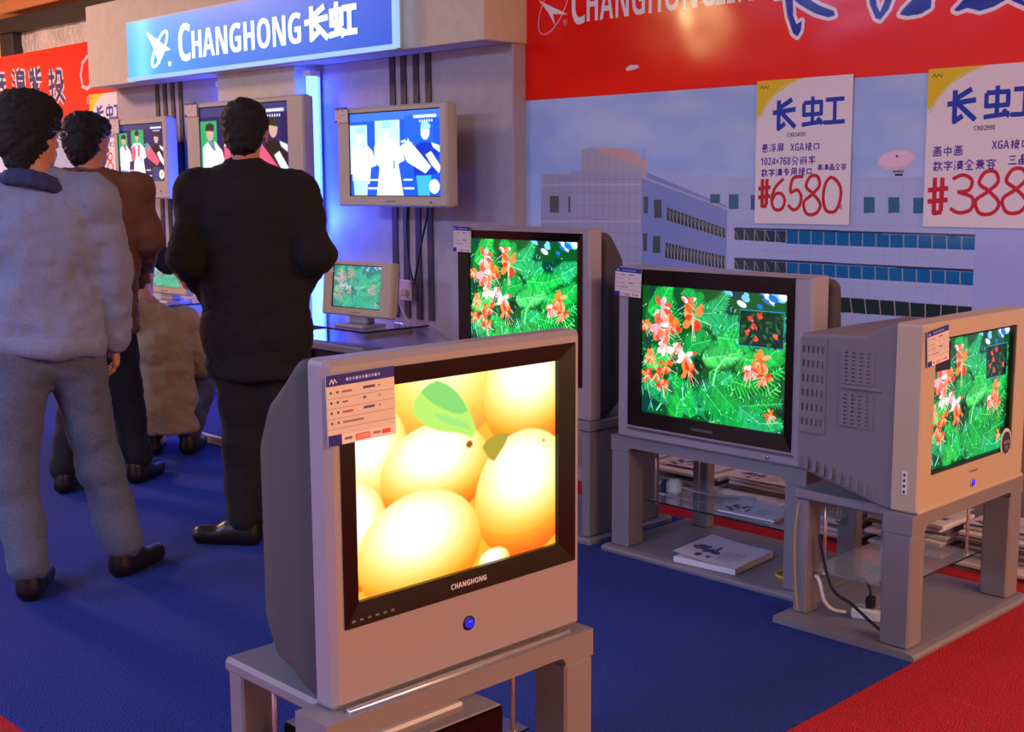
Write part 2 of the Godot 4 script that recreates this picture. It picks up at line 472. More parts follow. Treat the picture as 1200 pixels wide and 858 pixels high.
# ------------------------------------------------------------------ bodies: smooth union of tapered capsules, surface nets
# prim: [a, b, ra, rb, squash direction, squash]
func field_mesh(prims: Array, cell: float, k: float, cuts: Array = [], wobble := 0.0, sd := 1, wscale := 9.0) -> Array:
	var box := AABB(prims[0][0], Vector3.ZERO)
	for p in prims:
		var r: float = maxf(p[2], p[3]) + cell * 3.0
		box = box.merge(AABB(p[0] - Vector3.ONE * r, Vector3.ONE * r * 2.0)).merge(AABB(p[1] - Vector3.ONE * r, Vector3.ONE * r * 2.0))
	var o := box.position
	var nx := int(box.size.x / cell) + 2
	var ny := int(box.size.y / cell) + 2
	var nz := int(box.size.z / cell) + 2
	var f := PackedFloat32Array()
	f.resize(nx * ny * nz)
	f.fill(1.0)
	for p in prims:
		var a: Vector3 = p[0]
		var b: Vector3 = p[1]
		var ra: float = p[2]
		var rb: float = p[3]
		var sq: float = p[5] if p.size() > 5 else 1.0
		var sn: Vector3 = p[4] if p.size() > 5 else Vector3.UP
		var grow := 1.0 / sq - 1.0
		var ba := b - a
		ba += sn * sn.dot(ba) * grow
		var bb := maxf(ba.length_squared(), 1e-9)
		var rm := maxf(ra, rb) + cell * 2.2 + k * 0.5
		var lo := Vector3(minf(a.x, b.x), minf(a.y, b.y), minf(a.z, b.z)) - Vector3.ONE * rm - o
		var hi := Vector3(maxf(a.x, b.x), maxf(a.y, b.y), maxf(a.z, b.z)) + Vector3.ONE * rm - o
		var x0 := maxi(0, int(lo.x / cell))
		var x1 := mini(nx - 1, int(hi.x / cell) + 1)
		var y0 := maxi(0, int(lo.y / cell))
		var y1 := mini(ny - 1, int(hi.y / cell) + 1)
		var z0 := maxi(0, int(lo.z / cell))
		var z1 := mini(nz - 1, int(hi.z / cell) + 1)
		for z in range(z0, z1 + 1):
			for y in range(y0, y1 + 1):
				var row := (z * ny + y) * nx
				for x in range(x0, x1 + 1):
					var q := o + Vector3(x, y, z) * cell - a
					if sq != 1.0:
						q += sn * sn.dot(q) * grow
					var t := clampf(q.dot(ba) / bb, 0.0, 1.0)
					var d := (q - ba * t).length() - (ra + (rb - ra) * t)
					if sq != 1.0:
						d *= lerpf(sq, 1.0, 0.5)
					var v := f[row + x]
					var h := k - absf(d - v)
					var mn := minf(d, v)
					f[row + x] = mn - h * h * 0.25 / k if h > 0.0 else mn
	for c in cuts:
		var cp: Vector3 = c[0]
		var cn: Vector3 = c[1]
		for z in nz:
			for y in ny:
				var row := (z * ny + y) * nx
				var base := (o + Vector3(0, y, z) * cell - cp).dot(cn)
				for x in nx:
					var d := base + cn.x * x * cell
					if d > f[row + x]:
						f[row + x] = d
	var vid := PackedInt32Array()
	vid.resize(nx * ny * nz)
	vid.fill(-1)
	var verts := PackedVector3Array()
	var sx := 1
	var sy := nx
	var sz := nx * ny
	var offs := [0, sx, sy, sx + sy, sz, sx + sz, sy + sz, sx + sy + sz]
	var cor := [Vector3(0, 0, 0), Vector3(1, 0, 0), Vector3(0, 1, 0), Vector3(1, 1, 0), Vector3(0, 0, 1), Vector3(1, 0, 1), Vector3(0, 1, 1), Vector3(1, 1, 1)]
	var edges := [[0, 1], [2, 3], [4, 5], [6, 7], [0, 2], [1, 3], [4, 6], [5, 7], [0, 4], [1, 5], [2, 6], [3, 7]]
	var band := cell * 4.0
	for z in nz - 1:
		for y in ny - 1:
			var row := (z * ny + y) * nx
			for x in nx - 1:
				var i := row + x
				if absf(f[i]) > band:
					continue
				var neg := 0
				for q in 8:
					if f[i + offs[q]] < 0.0:
						neg += 1
				if neg == 0 or neg == 8:
					continue
				var sum := Vector3.ZERO
				var n := 0
				for e in edges:
					var fa := f[i + offs[e[0]]]
					var fb := f[i + offs[e[1]]]
					if (fa < 0.0) != (fb < 0.0):
						sum += cor[e[0]].lerp(cor[e[1]], fa / (fa - fb))
						n += 1
				vid[i] = verts.size()
				verts.append(o + (Vector3(x, y, z) + sum / n) * cell)
	var id := PackedInt32Array()
	for z in range(1, nz - 1):
		for y in range(1, ny - 1):
			var row := (z * ny + y) * nx
			for x in range(1, nx - 1):
				var i := row + x
				if vid[i] < 0:
					continue
				var neg := f[i] < 0.0
				for ax in 3:
					var s: int = [sx, sy, sz][ax]
					if neg == (f[i + s] < 0.0):
						continue
					var u: int = [sy, sz, sx][ax]
					var v: int = [sz, sx, sy][ax]
					var a := vid[i]
					var b := vid[i - u]
					var c := vid[i - u - v]
					var d := vid[i - v]
					if a < 0 or b < 0 or c < 0 or d < 0:
						continue
					if neg:
						id.append_array(PackedInt32Array([a, c, b, a, d, c]))
					else:
						id.append_array(PackedInt32Array([a, b, c, a, c, d]))
	var nor := PackedVector3Array()
	nor.resize(verts.size())
	for i in range(0, id.size(), 3):
		var nn := (verts[id[i + 2]] - verts[id[i]]).cross(verts[id[i + 1]] - verts[id[i]])
		for j in 3:
			nor[id[i + j]] += nn
	for i in nor.size():
		nor[i] = nor[i].normalized()
	if wobble > 0.0:
		var fn := FastNoiseLite.new()
		fn.seed = sd
		fn.frequency = wscale / 6.0
		fn.fractal_octaves = 3
		for i in verts.size():
			var q := verts[i]
			var rid := 1.0 - absf(fn.get_noise_3d(q.x * 3.1 + q.y * 1.5 + 9.0, q.y * 2.2 - q.z, q.z * 3.1)) * 3.0
			verts[i] = q + nor[i] * wobble * (0.25 + fn.get_noise_3d(q.x, q.y * 1.6, q.z) + maxf(rid, 0.0) * 0.24)
		nor.fill(Vector3.ZERO)
		for i in range(0, id.size(), 3):
			var nn := (verts[id[i + 2]] - verts[id[i]]).cross(verts[id[i + 1]] - verts[id[i]])
			for j in 3:
				nor[id[i + j]] += nn
		for i in nor.size():
			nor[i] = nor[i].normalized()
	return [verts, nor, id]

func join(list: Array) -> ArrayMesh:
	var v := PackedVector3Array()
	var n := PackedVector3Array()
	var id := PackedInt32Array()
	for l in list:
		var at := v.size()
		v.append_array(l[0])
		n.append_array(l[1])
		for i in l[2]:
			id.append(i + at)
	var ar := []
	ar.resize(Mesh.ARRAY_MAX)
	ar[Mesh.ARRAY_VERTEX] = v
	ar[Mesh.ARRAY_NORMAL] = n
	ar[Mesh.ARRAY_INDEX] = id
	var m := ArrayMesh.new()
	m.add_surface_from_arrays(Mesh.PRIMITIVE_TRIANGLES, ar)
	return m

# ------------------------------------------------------------------ people
# J: joints in metres from the person's base; face: where the head looks
func hand_mesh(wrist: Vector3, along: Vector3, palm_n: Vector3, curl: float, point := false) -> Array:
	along = along.normalized()
	palm_n = (palm_n - along * palm_n.dot(along)).normalized()
	var side := along.cross(palm_n)
	var pr := []
	var k := wrist + along * 0.085
	pr.append([wrist - along * 0.03, wrist + along * 0.02, 0.025, 0.026, palm_n, 0.8])
	for i in 4:
		var off := side * (0.030 - 0.020 * i)
		var root := wrist + along * (0.088 - 0.004 * absf(i - 1.3)) + off
		pr.append([wrist + along * 0.02 + off * 0.7, root, 0.013, 0.011])
		var ln: float = [0.068, 0.078, 0.072, 0.058][i]
		var cu := curl * (0.25 if point and i == 0 else 1.0)
		var d := along
		var p := root
		for j in 3:
			d = (d * cos(cu * 0.55) + palm_n * sin(cu * 0.55)).normalized() if true else d
			var q: Vector3 = p + d * ln * [0.45, 0.32, 0.25][j]
			pr.append([p, q, 0.0095 - 0.0008 * j, 0.0088 - 0.0010 * j])
			p = q
	var th := wrist + along * 0.03 + side * 0.028
	var t1 := th + (along * 0.6 + side * 0.7 + palm_n * 0.35).normalized() * 0.042
	var t2 := t1 + (along * 0.9 + side * 0.2 + palm_n * 0.3).normalized() * 0.034
	pr.append([th, t1, 0.0135, 0.011])
	pr.append([t1, t2, 0.0105, 0.0085])
	return field_mesh(pr, 0.0042, 0.007)

func person(called_label: String, base: Vector3, J: Dictionary, face: Vector3, o: Dictionary) -> Node3D:
	var t := thing("person", called_label, "person", base)
	var up := Vector3.UP
	face = face.normalized()
	var s := up.cross(face).normalized()
	var hc: Vector3 = J.head
	# chest frame
	var across: Vector3 = (J.shl - J.shr).normalized()
	var chest: Vector3 = (J.shl + J.shr) * 0.5
	var fwd := across.cross(up).normalized()
	var pel: Vector3 = (J.hil + J.hir) * 0.5
	var spine := (chest - pel).normalized()
	# head with face, in its own fine grid
	var tilt: Vector3 = (hc - J.neck).normalized().lerp(up, 0.4).normalized()
	var hp := [
		[hc - face * 0.028 + tilt * 0.030, hc + face * 0.018 + tilt * 0.036, 0.084, 0.080, s, 0.92],
		[hc + face * 0.030 + tilt * 0.010, hc + face * 0.046 - tilt * 0.072, 0.066, 0.044, s, 0.95],
		[hc - face * 0.005 - tilt * 0.045, hc + face * 0.045 - tilt * 0.085, 0.05, 0.03],
		[hc + face * 0.094 + tilt * 0.004, hc + face * 0.109 - tilt * 0.030, 0.009, 0.013],
		[hc + face * 0.084 + tilt * 0.022 - s * 0.03, hc + face * 0.084 + tilt * 0.022 + s * 0.03, 0.012, 0.012],
		[hc + face * 0.084 - tilt * 0.062 - s * 0.014, hc + face * 0.084 - tilt * 0.062 + s * 0.014, 0.011, 0.011],
		[hc - face * 0.015 - tilt * 0.03, J.neck, 0.054, 0.056],
	]
	for sg in [-1.0, 1.0]:
		hp.append([hc + s * sg * 0.080 + tilt * 0.018 - face * 0.012, hc + s * sg * 0.078 - tilt * 0.024 - face * 0.004, 0.017, 0.011, s, 0.5])
	var head := field_mesh(hp, 0.006, 0.014)
	# the figure under the clothes
	var bp := [
		[J.neck, chest, 0.052, 0.055], [J.shl, J.shr, 0.048, 0.048], [chest, pel, 0.07, 0.08],
		[J.hil, J.hir, 0.08, 0.08], [J.shl, J.ell, 0.042, 0.036], [J.ell, J.hal, 0.036, 0.026], [J.shr, J.elr, 0.042, 0.036], [J.elr, J.har, 0.036, 0.026],
		[J.hil, J.knl, 0.07, 0.05], [J.knl, J.anl, 0.05, 0.036], [J.hir, J.knr, 0.07, 0.05], [J.knr, J.anr, 0.05, 0.036],
		[J.anl - up * 0.03, J.tol + up * 0.005, 0.036, 0.026], [J.anr - up * 0.03, J.tor + up * 0.005, 0.036, 0.026],
	]
	var lists := [head, field_mesh(bp, 0.016, 0.03)]
	lists.append(hand_mesh(J.hal, o.get("hand_l", J.hal - J.ell), -across if not o.has("palm_l") else o.palm_l, o.get("curl_l", 0.9)))
	lists.append(hand_mesh(J.har, o.get("hand_r", J.har - J.elr), across if not o.has("palm_r") else o.palm_r, o.get("curl_r", 0.9), o.get("point", false)))
	part_mesh(t, "body", join(lists), M.skin)
	# eyes and mouth
	for sg in [-1.0, 1.0]:
		var e := new_st(true)
		ball(e, hc + face * 0.082 + s * sg * 0.031 + tilt * 0.006, Vector3.ONE * 0.012, 10)
		var eye := part(t, "eye", e, M.eye_white)
		var ir := new_st(true)
		ball(ir, hc + face * 0.0915 + s * sg * 0.031 + tilt * 0.006, Vector3.ONE * 0.0052, 8)
		part(eye, "iris", ir, M.black)
		var br := new_st(true)
		tube(br, PackedVector3Array([hc + face * 0.093 + s * sg * 0.016 + tilt * 0.028, hc + face * 0.088 + s * sg * 0.034 + tilt * 0.034, hc + face * 0.076 + s * sg * 0.05 + tilt * 0.028]), 0.0035, 5)
		part(t, "eyebrow", br, M.hair)
	var li := new_st(true)
	tube(li, PackedVector3Array([hc + face * 0.082 - s * 0.024 - tilt * 0.058, hc + face * 0.094 - tilt * 0.056, hc + face * 0.082 + s * 0.024 - tilt * 0.058]), 0.006, 6)
	part(t, "lips", li, M.lips)
	# hair
	var big: float = o.get("hair", 1.0)
	var hr := [
		[hc - face * 0.035 + tilt * 0.045, hc + face * 0.012 + tilt * 0.058, 0.086 * big, 0.080 * big, s, 0.95],
		[hc - face * 0.045 - tilt * 0.01, hc - face * 0.04 + tilt * 0.05, 0.074 * big, 0.086 * big, s, 0.98],
		[hc - face * 0.048 - tilt * (0.045 + 0.02 * (big - 1.0) * 10.0), hc - face * 0.045, 0.05 * big, 0.07 * big],
		[hc + face * 0.055 + tilt * 0.078 - s * 0.03, hc + face * 0.055 + tilt * 0.078 + s * 0.03, 0.035 * big, 0.035 * big],
	]
	for sg in [-1.0, 1.0]:
		hr.append([hc + s * sg * 0.064 * big + tilt * 0.045, hc + s * sg * 0.066 * big + tilt * (0.018 - 0.02 * (big - 1.0) * 8.0) - face * 0.03, 0.024, 0.018])
	part_mesh(t, "hair", join([field_mesh(hr, 0.0075, 0.02, [], 0.010 * big, 5, 180.0)]), M.hair)
	# trousers
	var leg: float = o.get("leg", 1.0)
	var hipk: float = o.get("pelvis", 1.0)
	var tp := [
		[J.hil, J.hir, 0.125 * leg * hipk, 0.125 * leg * hipk, fwd, 0.9], [pel, pel + spine * 0.10, 0.15 * hipk, 0.15 * hipk, fwd, 0.72],
		[J.hil, J.knl, 0.098 * leg, 0.076 * leg], [J.knl, J.anl + up * 0.03, 0.076 * leg, 0.066 * leg],
		[J.hir, J.knr, 0.098 * leg, 0.076 * leg], [J.knr, J.anr + up * 0.03, 0.076 * leg, 0.066 * leg],
	]
	part_mesh(t, "trousers", join([field_mesh(tp, 0.014, 0.04, [[Vector3(0, 0.045, 0), -up]], 0.014, 31, 22.0)]), o.trousers)
	# shoes
	for q in [[J.anl, J.tol], [J.anr, J.tor]]:
		var heel: Vector3 = q[0]
		var toe: Vector3 = q[1]
		var dir := Vector3(toe.x - heel.x, 0, toe.z - heel.z).normalized()
		heel = Vector3(heel.x, 0.045, heel.z) - dir * 0.02
		var tip := Vector3(heel.x, 0.04, heel.z) + dir * 0.20
		part_mesh(t, "shoe", join([field_mesh([[heel, tip, 0.046, 0.040], [heel + up * 0.05, heel + dir * 0.08 + up * 0.025, 0.040, 0.038]], 0.009, 0.03, [[Vector3(0, 0.004, 0), -up]])]), M.shoe_leather)
	# upper garment
	var hem: Vector3 = J.hem
	var wide: float = o.get("wide", 0.20)
	var mid := chest - spine * 0.09
	var jp := [
		[J.shl, J.shr, 0.074, 0.074], [J.neck - up * 0.035, chest, 0.07, 0.10, fwd, 0.85],
		[mid, hem - spine * 0.05, wide, wide * o.get("taper", 0.95), fwd, o.get("flat", 0.66)],
		[J.shl, J.ell, 0.076, 0.062], [J.ell, J.hal - (J.hal - J.ell).normalized() * 0.02, 0.062, 0.048],
		[J.shr, J.elr, 0.076, 0.062], [J.elr, J.har - (J.har - J.elr).normalized() * 0.02, 0.062, 0.048],
	]
	if o.get("sleeves", true) == false:
		jp.resize(3)
	part_mesh(t, "jacket", join([field_mesh(jp, 0.0125, o.get("soft", 0.032), [[hem, (hem - mid).normalized() if not o.has("hem_n") else o.hem_n]], o.get("folds", 0.03), o.get("seed", 41), 20.0)]), o.jacket)
	# seams and waistband: strips of the same cloth sewn over the back, front and sides
	for e in o.get("bands", []):
		var n2: Vector3 = (hem - mid).normalized()
		var bpr := []
		for q in (3 if e[0] > 0.2 else 1):
			var src: Array = jp[q if e[0] > 0.2 else 2].duplicate()
			src[2] += e[2]
			src[3] += e[2]
			bpr.append(src)
		part_mesh(t, "waistband" if e[0] < 0.1 else "yoke_seam", join([field_mesh(bpr, 0.0125 if e[0] < 0.1 else 0.009, o.get("soft", 0.032), [[hem - n2 * (e[0] - 0.006), n2], [hem - n2 * (e[0] + e[1]), -n2]], o.get("folds", 0.03), o.get("seed", 41), 20.0)]), o.jacket)
	# collar round the neck
	var cp := []
	var cr: float = o.get("collar_r", 0.064)
	var at := Vector3(J.neck) - up * 0.028 - face * 0.006
	for i in 14:
		var pts := []
		for q in [i, i + 1]:
			var a: float = TAU * q / 14.0
			pts.append(at + (s * cos(a) * 1.1 + face * sin(a)) * cr - up * 0.028 * sin(a))
		cp.append([pts[0], pts[1], 0.017, 0.017])
		cp.append([pts[0] - up * 0.025 + (pts[0] - at) * 0.18, pts[1] - up * 0.025 + (pts[1] - at) * 0.18, 0.018, 0.018])
	part_mesh(t, "collar", join([field_mesh(cp, 0.008, 0.012)]), o.collar)
	return t

# ------------------------------------------------------------------ pictures shown on the screens
func fruit_picture() -> ImageTexture:
	var w := 400
	var h := 300
	var p := Paint.new(w, h, Color(1, 0.72, 0.2))
	# cx, cy, rx, ry (shares of the picture), back to front
	var f := [[.10, .0, .3, .3], [.44, .04, .26, .3], [.86, .16, .25, .30], [.08, .36, .17, .30], [.38, .46, .26, .24], [.02, .70, .13, .26], [.83, .68, .27, .34], [.30, .84, .29, .30], [.66, 1.0, .085, .075]]
	for y in h:
		for x in w:
			var u := (x + 0.5) / w
			var v := (y + 0.5) / h
			for i in range(f.size() - 1, -1, -1):
				var e: Array = f[i]
				var dx: float = (u - e[0]) / e[2]
				var dy: float = (v - e[1]) / e[3]
				if dx * dx + dy * dy < 1.0:
					var k := Vector2(dx * 0.80 + 0.06, dy * 0.95 + 0.36).length()
					var c := Color(1, 1, 0.97)
					if k > 0.36:
						c = c.lerp(Color(1, 0.93, 0.50), clampf((k - 0.36) / 0.34, 0, 1))
					if k > 0.68:
						c = c.lerp(Color(1, 0.70, 0.19), clampf((k - 0.68) / 0.28, 0, 1))
					if k > 0.92:
						c = c.lerp(Color(0.98, 0.44, 0.12), clampf((k - 0.92) / 0.3, 0, 1))
					if i == 0 or i == 1:
						c = c.lerp(Color(1, 0.9, 0.4), 0.4)
					p.im.set_pixel(x, y, c)
					break
	var q := func(a: Array) -> PackedVector2Array:
		var o := PackedVector2Array()
		for i in range(0, a.size(), 2):
			o.append(Vector2(a[i] * w, a[i + 1] * h))
		return o
	p.poly(q.call([.27, .15, .28, .10, .31, .06, .35, .03, .39, .02, .44, .05, .48, .09, .52, .15, .55, .22, .57, .29, .55, .33, .50, .30, .44, .28, .38, .26, .33, .23, .29, .19]), Color(0.72, 0.93, 0.42))
	p.poly(q.call([.31, .06, .35, .03, .39, .02, .44, .05, .48, .09, .51, .14, .53, .19, .50, .20, .46, .19, .42, .165, .37, .13, .33, .09]), Color(0.5, 0.84, 0.45))
	p.poly(q.call([.36, .17, .42, .19, .47, .22, .52, .25, .55, .29, .50, .27, .44, .24, .39, .21]), Color(0.6, 0.9, 0.5))
	p.poly(q.call([.60, .39, .62, .36, .66, .34, .70, .335, .74, .345, .72, .39, .69, .43, .66, .47, .64, .46, .62, .43]), Color(0.70, 0.62, 0.2))
	p.oval(.535 * w, .36 * h, 6, 5, Color(0.6, 0.35, 0.1))
	p.oval(.93 * w, .42 * h, 4, 2.5, Color(0.75, 0.75, 0.2))
	return p.tex(0.35)

func flower_picture(inset: bool, pale := false) -> ImageTexture:
	var w := 512
	var h := 384
	var r := RandomNumberGenerator.new()
	r.seed = 77
	var p := Paint.new(w, h, Color(0.02, 0.3, 0.12))
	for i in 90:
		p.oval(r.randf() * w, r.randf() * h, r.randf_range(10, 40), r.randf_range(6, 22), [Color(0.0, 0.16, 0.08), Color(0.03, 0.45, 0.2), Color(0.0, 0.28, 0.14), Color(0.05, 0.55, 0.2), Color(0.02, 0.22, 0.2)][r.randi() % 5], r.randf() * TAU)
	# bright gap in the leaves at the top
	for i in 14:
		p.oval(lerpf(0.6, 0.98, r.randf()) * w, r.randf() * 0.1 * h, r.randf_range(8, 26), r.randf_range(4, 10), [Color(0.45, 0.75, 1), Color(0.9, 0.97, 1), Color(0.1, 0.4, 0.75)][r.randi() % 3], 0.4)
	# fern fronds
	var fr := [[.2, .5, .1, .02], [.4, .3, .3, .02], [.5, .28, .62, .22], [.35, .2, .6, .02], [.72, .5, .98, .35], [.45, .52, .72, .44], [.5, .62, .98, .52], [.3, .55, .5, .38], [.05, .2, .2, .0], [.2, .9, .02, .75], [.36, .98, .2, .7], [.4, .95, .65, .62], [.5, 1.0, .95, .66], [.62, 1.05, .98, .78], [.45, .75, .75, .98], [.52, .7, .82, 1.02], [.7, .85, .98, .92], [.25, 1.05, .36, .78], [.6, .4, .68, .22], [.78, .3, .98, .2], [.55, .35, .85, .3], [.02, .6, .2, .52]]
	for e in fr:
		var a := Vector2(e[0] * w, e[1] * h)
		var b := Vector2(e[2] * w, e[3] * h)
		var bend := (b - a).orthogonal() * r.randf_range(-0.25, 0.25)
		var c: Color = [Color(0.12, 0.82, 0.3), Color(0.05, 0.7, 0.28), Color(0.3, 0.9, 0.4), Color(0.15, 0.75, 0.45)][r.randi() % 4]
		var n := 22
		for i in n:
			var t := float(i) / n
			var q := a.lerp(b, t) + bend * 4.0 * t * (1.0 - t)
			var d := (b - a + bend * 4.0 * (1.0 - 2.0 * t)).normalized()
			var ln := (1.0 - absf(t - 0.35) * 1.1) * 40.0 + 8.0
			for sg in [-1.0, 1.0]:
				var tip: Vector2 = q + (d * 0.5 + d.orthogonal() * sg).normalized() * ln
				var sd: Vector2 = d * 4.2
				p.poly(PackedVector2Array([q - sd, (q + tip) * 0.5 - sd, tip, (q + tip) * 0.5 + sd, q + sd]), c.lerp(Color(0.0, 0.35, 0.15), r.randf() * 0.45 + (0.15 if sg > 0 else 0.0)))
		p.line(PackedVector2Array([a, a.lerp(b, 0.5) + bend, b]), 2.5, c.lightened(0.25))
	for i in 26:
		var q := Vector2(r.randf_range(0.0, 0.5) * w, r.randf_range(0.72, 1.0) * h)
		p.line(PackedVector2Array([q, q + Vector2(r.randf_range(-18, 22), -r.randf_range(20, 60))]), r.randf_range(2, 5), [Color(0.1, 0.55, 0.5), Color(0.5, 0.85, 0.85), Color(0.05, 0.4, 0.3)][r.randi() % 3])
	for i in 500:
		var q := Vector2(r.randf() * w, r.randf_range(0.12, 1.0) * h)
		var d := Vector2(r.randf_range(-9, 9), r.randf_range(-12, 4))
		p.line(PackedVector2Array([q, q + d]), r.randf_range(1.5, 3.0), [Color(0.35, 1.0, 0.5), Color(0.1, 0.85, 0.35), Color(0.45, 0.95, 0.85), Color(0.0, 0.3, 0.14), Color(0.02, 0.42, 0.2), Color(0.7, 1.0, 0.7)][r.randi() % 6])
	p.line(PackedVector2Array([Vector2(.52 * w, .72 * h), Vector2(.54 * w, .6 * h), Vector2(.6 * w, .5 * h), Vector2(.68 * w, .49 * h)]), 6, Color(0.5, 0.95, 0.6))
	# flowers: x, y, size, kind (0 orange, 1 pink and white)
	for e in [[.02, .30, .05, 0], [.15, .18, .075, 1], [.13, .32, .08, 1], [.22, .30, .07, 0], [.34, .12, .055, 1], [.37, .22, .085, 0], [.17, .44, .075, 1], [.25, .47, .05, 1], [.33, .53, .075, 1], [.35, .63, .06, 0], [.07, .55, .055, 0], [.18, .62, .055, 0], [.05, .70, .05, 0], [.12, .68, .04, 0], [.16, .77, .045, 0], [.82, .50, .07, 0], [.77, .57, .06, 1], [.86, .60, .055, 0], [.90, .88, .035, 0]]:
		var c := Vector2(e[0] * w, e[1] * h)
		var s: float = e[2] * h * 1.35
		for i in 13:
			var a := r.randf() * TAU
			var off := Vector2(cos(a), sin(a)) * s * r.randf_range(0.2, 0.8)
			var cc: Color = [[Color(1, 0.36, 0.12), Color(1, 0.5, 0.2), Color(0.9, 0.2, 0.12), Color(1, 0.62, 0.45)], [Color(1, 0.62, 0.66), Color(1, 0.85, 0.88), Color(1, 0.45, 0.3), Color(0.95, 0.3, 0.25)]][e[3]][r.randi() % 4]
			p.oval(c.x + off.x, c.y + off.y, s * r.randf_range(0.25, 0.5), s * r.randf_range(0.14, 0.28), cc, a + r.randf_range(-0.4, 0.4))
		for i in 4:
			var a := r.randf_range(0.2, 2.9)
			p.line(PackedVector2Array([c, c + Vector2(cos(a), sin(a)) * s * 1.6]), 2.0, Color(0.95, 0.8, 0.7))
	if inset:
		p.rect(.69 * w, .13 * h, .29 * w, .27 * h, Color(0.1, 0.55, 0.7))
		p.rect(.695 * w, .137 * h, .28 * w, .255 * h, Color(0.03, 0.16, 0.07))
		for i in 60:
			p.oval(lerpf(.70, .97, r.randf()) * w, lerpf(.15, .385, r.randf()) * h, 9, 4, [Color(0.05, 0.3, 0.1), Color(0.1, 0.4, 0.15), Color(0.02, 0.1, 0.05)][r.randi() % 3], r.randf() * TAU)
		for e in [[.76, .20], [.82, .17], [.79, .25], [.80, .33], [.74, .29], [.93, .31]]:
			for i in 5:
				p.oval(e[0] * w + r.randf_range(-7, 7), e[1] * h + r.randf_range(-6, 6), 6, 4, Color(0.8, 0.16, 0.1).lerp(Color(0.9, 0.4, 0.3), r.randf()), r.randf() * TAU)
	if pale:
		for y in h:
			for x in w:
				p.im.set_pixel(x, y, p.im.get_pixel(x, y).lerp(Color(0.50, 0.82, 0.90), 0.5))
	return p.tex(0.6)

